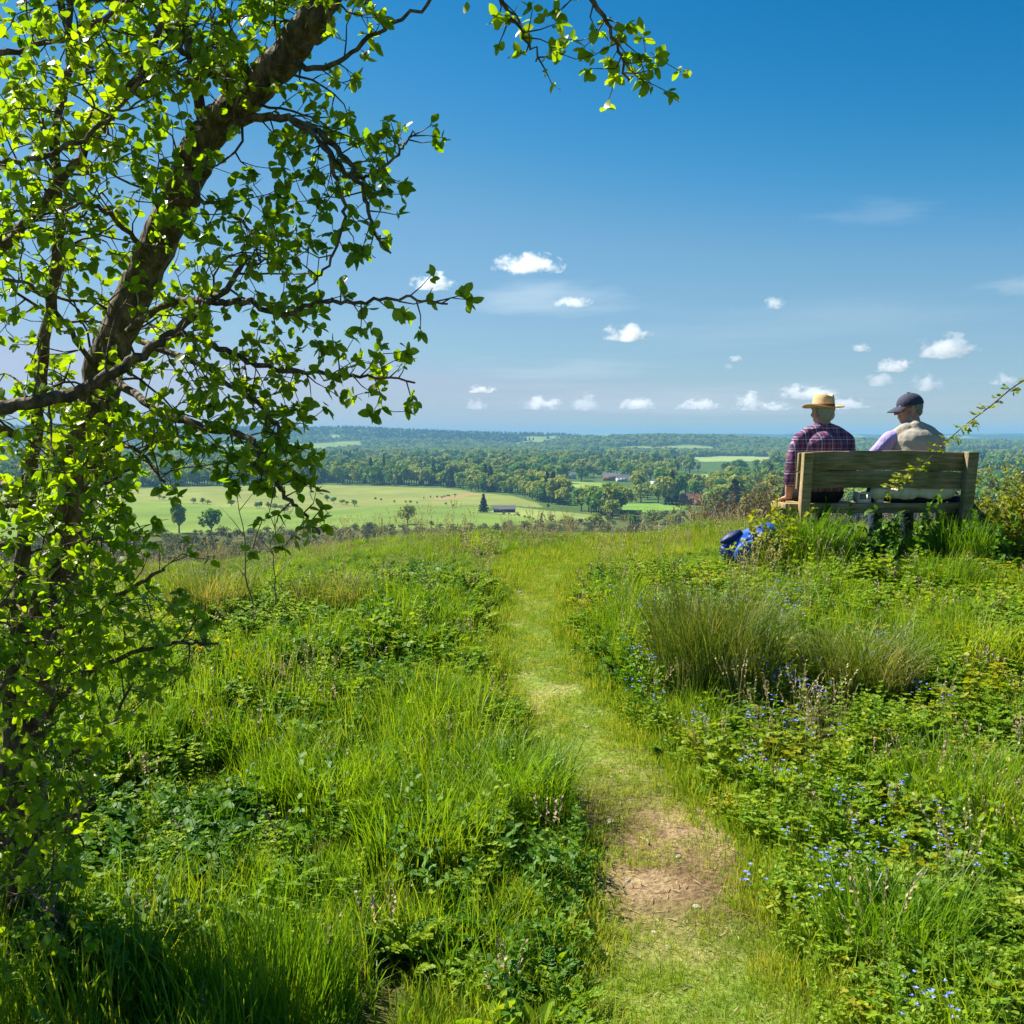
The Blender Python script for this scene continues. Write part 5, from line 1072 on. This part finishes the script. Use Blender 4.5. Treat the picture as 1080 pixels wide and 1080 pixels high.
hr = MB(); hr.ell((0, -.014, .030), (.0785, .094, .082), None, 20, 12); hr.ell((0, -.045, -.025), (.062, .055, .052), None, 16, 10); V, F, M = hr.data(); keep = V[:, 1] < .035; V[:, 1] = np.minimum(V[:, 1], .03); V, _ = rot_pts(V * 1.02, R(24), R(4), (CX + .005, .235, 1.185)); HB = MB(); HB.add(V, F); HB.blob('hair', M_HAIR, m1, .007, 2)
# straw hat: pinched crown, curled brim, dark band
def straw_hat(parent):
    t = bpy.data.objects.new('straw_hat', None); COL.objects.link(t); t.parent = parent
    ang = np.arange(40) * 2 * np.pi / 40
    def surf(rows, th=None):
        V = np.array([[r * (.90 if True else 1) * np.cos(a) , r * 1.10 * np.sin(a), z + (dz(a, r) if dz else 0)] for r, z, dz in rows for a in ang]); n_ = len(rows)
        F = [(i * 40 + j, i * 40 + (j + 1) % 40, (i + 1) * 40 + (j + 1) % 40, (i + 1) * 40 + j) for i in range(n_ - 1) for j in range(40)]; return V, F
    curl = lambda a, r: .020 * abs(np.cos(a)) ** 3 * ((r - .09) / .075) - .014 * max(0, np.sin(a)) ** 2 * ((r - .09) / .075)
    dent = lambda a, r: -.022 * np.exp(-((np.cos(a) * r) / .022) ** 2) * (1 if r < .078 else .3)
    rows = [(.090, .0, None), (.088, .03, None), (.084, .07, None), (.078, .098, dent), (.068, .108, dent), (.045, .108, dent), (.02, .106, dent), (.003, .105, dent)]
    V, F = surf(rows); W_ = MB(); W_.add(V, F)
    W_.add(*surf([(.089, -.001, None), (.11, -.002, curl), (.138, -.002, curl), (.166, .002, curl), (.1665, .005, curl), (.138, .002, curl), (.11, .002, curl), (.0895, .004, None)]))
    B_ = MB(); B_.add(*surf([(.0905, .003, None), (.0915, .004, None), (.0895, .028, None), (.088, .029, None)]))
    for bb, nm, mt in ((W_, 'crown_and_brim', M_STRAWH), (B_, 'hat_band', M_BAND)):
        V, F, M = bb.data(); V, _ = rot_pts(V, R(24), R(-2), (CX + .004, .228, 1.224)); q = MB(); q.add(V, F); q.build(nm, mt, t, True)
    return t
straw_hat(m1)

# --- the man in the navy cap, head turned left
m2 = put_on_bench(bpy.data.objects.new('person', None)); COL.objects.link(m2); tag(m2, 'person in a navy cap, beige vest and lavender shirt looking left', 'person')
CX2 = .325; f2 = Fig(); b = f2.b; HC = (CX2 - .01, .295, 1.215); HY, HP = R(86), R(9)
f2.head(HC, HY, HP, 1.03)
b.cap((CX2 + .005, .225, 1.03), (CX2 - .005, .27, 1.15), .068, .062)
b.ell((CX2, .20, .60), (.16, .12, .14)); b.ell((CX2, .19, .78), (.155, .115, .18)); b.ell((CX2, .205, .93), (.17, .11, .11)); b.cap((CX2 - .15, .22, .975), (CX2 + .15, .22, .975), .055, .055)
E1, W1 = np.array([CX2 - .315, .36, .765]), np.array([CX2 - .19, .56, .66]); b.chain([(CX2 - .19, .225, .96), E1, W1], [.053, .043, .03]); f2.hand(W1, (.5, .8, -.05), (0, 0, -1), -1, .3)
E2, W2 = np.array([CX2 + .255, .34, .74]), np.array([CX2 + .12, .54, .66]); b.chain([(CX2 + .19, .225, .96), E2, W2], [.053, .043, .03]); f2.hand(W2, (-.4, .85, -.05), (0, 0, -1), 1, .3)
b.blob('body', M_SKIN, m2, .0052, 4); eyes(f2, m2)
s2 = MB(); s2.ell((CX2, .21, .80), (.17, .12, .2)); s2.ell((CX2, .215, .93), (.18, .115, .12))
for sx in (-1, 1): s2.cap((CX2 + sx * .03, .23, 1.045), (CX2 + sx * .18, .225, .975), .055, .062)
s2.chain([(CX2 - .19, .225, .965), E1, E1 * .75 + W1 * .25], [.074, .066, .062]); s2.chain([(CX2 + .19, .225, .965), E2, E2 * .75 + W2 * .25], [.068, .06, .056]); s2.blob('shirt', M_LAV, m2, .009, 5)
v2 = MB(); v2.ell((CX2 + .01, .195, .66), (.20, .15, .17)); v2.ell((CX2 + .012, .185, .82), (.198, .142, .24)); v2.ell((CX2 + .012, .195, .93), (.198, .135, .14))
v2.chain([(CX2 - .05, .22, 1.05), (CX2 - .135, .22, 1.0)], [.066, .058]); v2.chain([(CX2 + .03, .22, 1.055), (CX2 + .12, .22, 1.015), (CX2 + .185, .215, .955)], [.066, .068, .068]); v2.cap((CX2, .20, 1.06), (CX2 + .01, .19, 1.0), .066, .09)
v2.blob('vest', M_VEST, m2, .009, 5)
trousers(m2, M_JEAN, CX2, .66, .13)
hr = MB(); hr.ell((0, -.022, .018), (.079, .088, .080), None, 20, 12); hr.ell((0, -.048, -.030), (.062, .05, .045), None, 16, 10); V, F, M = hr.data(); V[:, 1] = np.minimum(V[:, 1], .012); V, _ = rot_pts(V * 1.03, HY, HP, HC); HB = MB(); HB.add(V, F); HB.blob('hair', M_HAIRD, m2, .007, 2)
gs = MB(); gs.tube(np.array([f2.hp(p) for p in ((-.082, .0, .018), (-.076, .05, .014), (-.066, .082, .010))]), .003, 6); gs.tube(np.array([f2.hp(p) for p in ((.082, .0, .018), (.076, .05, .014), (.066, .082, .010))]), .003, 6)
for sx in (-1, 1): gs.ell(f2.hp((sx * .034, .098, .004)), (.016, .016, .017), None, 10, 8)
gs.build('glasses', M_SHOE, m2, True)
# navy cap with a peak
cp = bpy.data.objects.new('cap', None); COL.objects.link(cp); cp.parent = m2
k_ = MB(); th = np.linspace(0, np.pi / 2 - .05, 9); k_.lathe([(np.cos(t) * .0885, .026 + np.sin(t) ** .9 * .098) for t in th] + [(.012, .126), (.010, .130), (.002, .131)], (0, -.010, 0), 32, 0, 1.0, 1.20)
V, F, M = k_.data(); V, _ = rot_pts(V * 1.03, HY, HP, HC); q = MB(); q.add(V, F); q.build('cap_crown', M_NAVY, cp, True)
rows = []; 
for j, f in enumerate((0, .35, .7, 1.0)):
    for a in np.linspace(-1.05, 1.05, 15): rows.append((np.sin(a) * (.086 + .004 * f), .1 * np.cos(a) * .98 + f * .078 * np.cos(a * .9), .032 - .030 * f - .018 * (np.sin(a) ** 2)))
V = np.array(rows); V2 = V - [0, 0, .004]; F = [(i * 15 + j, i * 15 + j + 1, (i + 1) * 15 + j + 1, (i + 1) * 15 + j) for i in range(3) for j in range(14)]; q = MB()
for VV, fl in ((V, 0), (V2, 1)): w_, _ = rot_pts(VV * 1.03, HY, HP, HC); q.add(w_, [f_[::-1] if fl else f_ for f_ in F])
q.build('peak', M_NAVY, cp, True)

# ------------------------------------------------------------------ things on and around the bench (bench coordinates)
def on_bench(o, label, cat): put_on_bench(o); COL.objects.link(o) if o.name not in COL.objects else None; return tag(o, label, cat)
ct = MB(); 
for i, x_ in enumerate(np.linspace(-.02, .55, 12)):
    g_ = np.random.default_rng(i); ct.ell((x_, .075 + g_.normal() * .008, SEAT + .082 + g_.normal() * .004), (.06, .055 + g_.normal() * .01, .058 + g_.normal() * .011))
o = on_bench(bpy.data.objects.new('draped_coat', None), 'cream canvas coat bunched along the seat behind the right person', 'coat'); ct.blob('cloth', M_COAT, o, .009, 4)
dk = MB(); dk.ell((.28, .10, SEAT + .022), (.28, .075, .026)); dk.ell((.42, .09, SEAT + .02), (.16, .06, .024)); dk.blob('dark_underside', M_DARKC, o, .009, 3)  # flat black shapes along the underside of the coat
M_WHITEP = solid('white_card', (.72, .70, .62), .5, (.62, .60, .52), 20.0); M_FILL = solid('sandwich_bread', (.42, .34, .20), .8, (.22, .24, .09), 60.0)
o = on_bench(bpy.data.objects.new('lunch_box', None), 'open white lunch box on the seat between the two people', 'box')
for nm, xc, w in (('box_tray', -.125, .10), ('box_lid', .0, .055)):
    q = MB(); t_ = .007; z0 = SEAT + .003
    q.box((xc, .12, z0 + t_ / 2), (w, .12, t_)); q.box((xc - w / 2 + t_ / 2, .12, z0 + .045), (t_, .12, .074)); q.box((xc + w / 2 - t_ / 2, .12, z0 + .045), (t_, .12, .074)); q.box((xc, .18 - t_ / 2, z0 + .045), (w - 2 * t_, t_, .074)); q.box((xc, .06 + t_ / 2, z0 + .017), (w - 2 * t_, t_, .02)); q.box((xc, .06 + t_ / 2, z0 + .074), (w - 2 * t_, t_, .015)); q.build(nm, M_WHITEP, o)
q = MB(); q.ell((-.125, .125, SEAT + .040), (.036, .04, .032)); q.build('sandwich', M_FILL, o, True)
o = on_bench(bpy.data.objects.new('drink_bottle', None), 'dark blue drinks bottle standing by the white lunch box', 'bottle'); MB().lathe([(.002, .001), (.026, .001), (.028, .01), (.028, .10), (.018, .125), (.012, .135), (.012, .15), (.002, .151)], (-.052, .15, SEAT), 20).build('bottle_body', M_NAVY, o, True); MB().lathe([(.002, .1525), (.014, .1525), (.014, .172), (.002, .173)], (-.052, .15, SEAT), 20).build('bottle_cap', M_BAND, o, True)
# blue backpack lying against the left end, dark backpack at the right end
M_BLUEN = solid('blue_nylon', (.02, .12, .50), .5, (.012, .07, .34), 9.0, .4, 14, None, .4); M_BLUEL = solid('light_blue_nylon', (.02, .16, .50), .6, (.015, .10, .38), 9.0, .35, 14, None, .4); M_BLACKN = solid('black_nylon', (.012, .013, .016), .55, (.022, .022, .026), 14.0, .8, 18, None, .35)
M_NAVYN = solid('navy_nylon', (.010, .03, .12), .5, (.008, .02, .08), 9.0, .6, 14, None, .3)
def backpack(loc, rz, tilt, mats, label, s=1.0):
    t = tag(empty('backpack', loc, rz), label, 'backpack'); Rm = np.array(Euler((0, tilt, 0)).to_matrix())
    def bl_(nm, mb, mt, vx=.011, sm=4): V, F, M = mb.data(); q = MB(); q.add((V * s) @ Rm.T, F); return q.blob(nm, mt, t, vx, sm)
    m_ = MB()
    for z in np.linspace(.06, .46, 11):
        w_ = np.interp(z, [.06, .15, .3, .42, .46], [.12, .16, .155, .12, .085]); m_.ell((0, .01 * math.sin(z * 30), z), (w_, w_ * .72, .09))
    for q_ in range(5): gk = np.random.default_rng(q_ + 3); m_.cap((-.10 + gk.normal() * .02, -.095, .12 + q_ * .07), (.10 + gk.normal() * .02, -.095, .10 + q_ * .075 + gk.normal() * .02), .02, .018)
    bl_('main_bag', m_, mats[0])
    m_ = MB(); m_.ell((0, -.115, .15), (.115, .05, .11)); m_.ell((0, -.10, .2), (.10, .05, .07)); bl_('front_pocket', m_, mats[1])
    for sx in (-1, 1): m_ = MB(); m_.ell((sx * .16, 0, .13), (.035, .06, .10)); bl_('side_pocket', m_, mats[2])
    m_ = MB(); m_.ell((0, 0, .03), (.14, .10, .05)); bl_('base', m_, mats[2])
    for sx in (-1, 1): m_ = MB(); P = spline(np.array([(sx * .05, .09, .46), (sx * .07, .16, .40), (sx * .085, .17, .25), (sx * .10, .11, .08)]), 6); m_.chain(P, np.full(len(P), .016), 8); bl_('shoulder_strap', m_, mats[2], .008, 2)
    m_ = MB(); P = spline(np.array([(-.04, .03, .52), (-.03, .03, .57), (.03, .03, .57), (.04, .03, .52)]), 6); m_.chain(P, np.full(len(P), .009), 8); bl_('carry_loop', m_, mats[2], .006, 1)
    for zz, hw in ((.30, .13), (.40, .10)): m_ = MB(); P = np.array([(x_, -.122 + .06 * (abs(x_) / hw) ** 2 + (.03 if zz > .35 else 0), zz - .05 * (x_ / hw) ** 2) for x_ in np.linspace(-hw, hw, 10)]); m_.chain(P, np.full(10, .007), 6); bl_('zip_line', m_, mats[2], .005, 1)
    return t
p = np.array([(764 - 540) / FOC * 8.4, 8.4]); backpack((p[0] + .02, p[1], h1(p[0], p[1]) + .08), R(10), R(62), (M_BLUEN, M_BLUEL, M_NAVYN), 'bright blue backpack lying in the grass at the left end of the bench')
p = np.array([(1040 - 540) / FOC * 8.75, 8.75]); backpack((p[0], p[1], h1(p[0], p[1]) + .10), R(-20), R(-28), (M_BLACKN, M_BLACKN, M_BLACKN), 'black backpack leaning on the right end of the bench', .95)
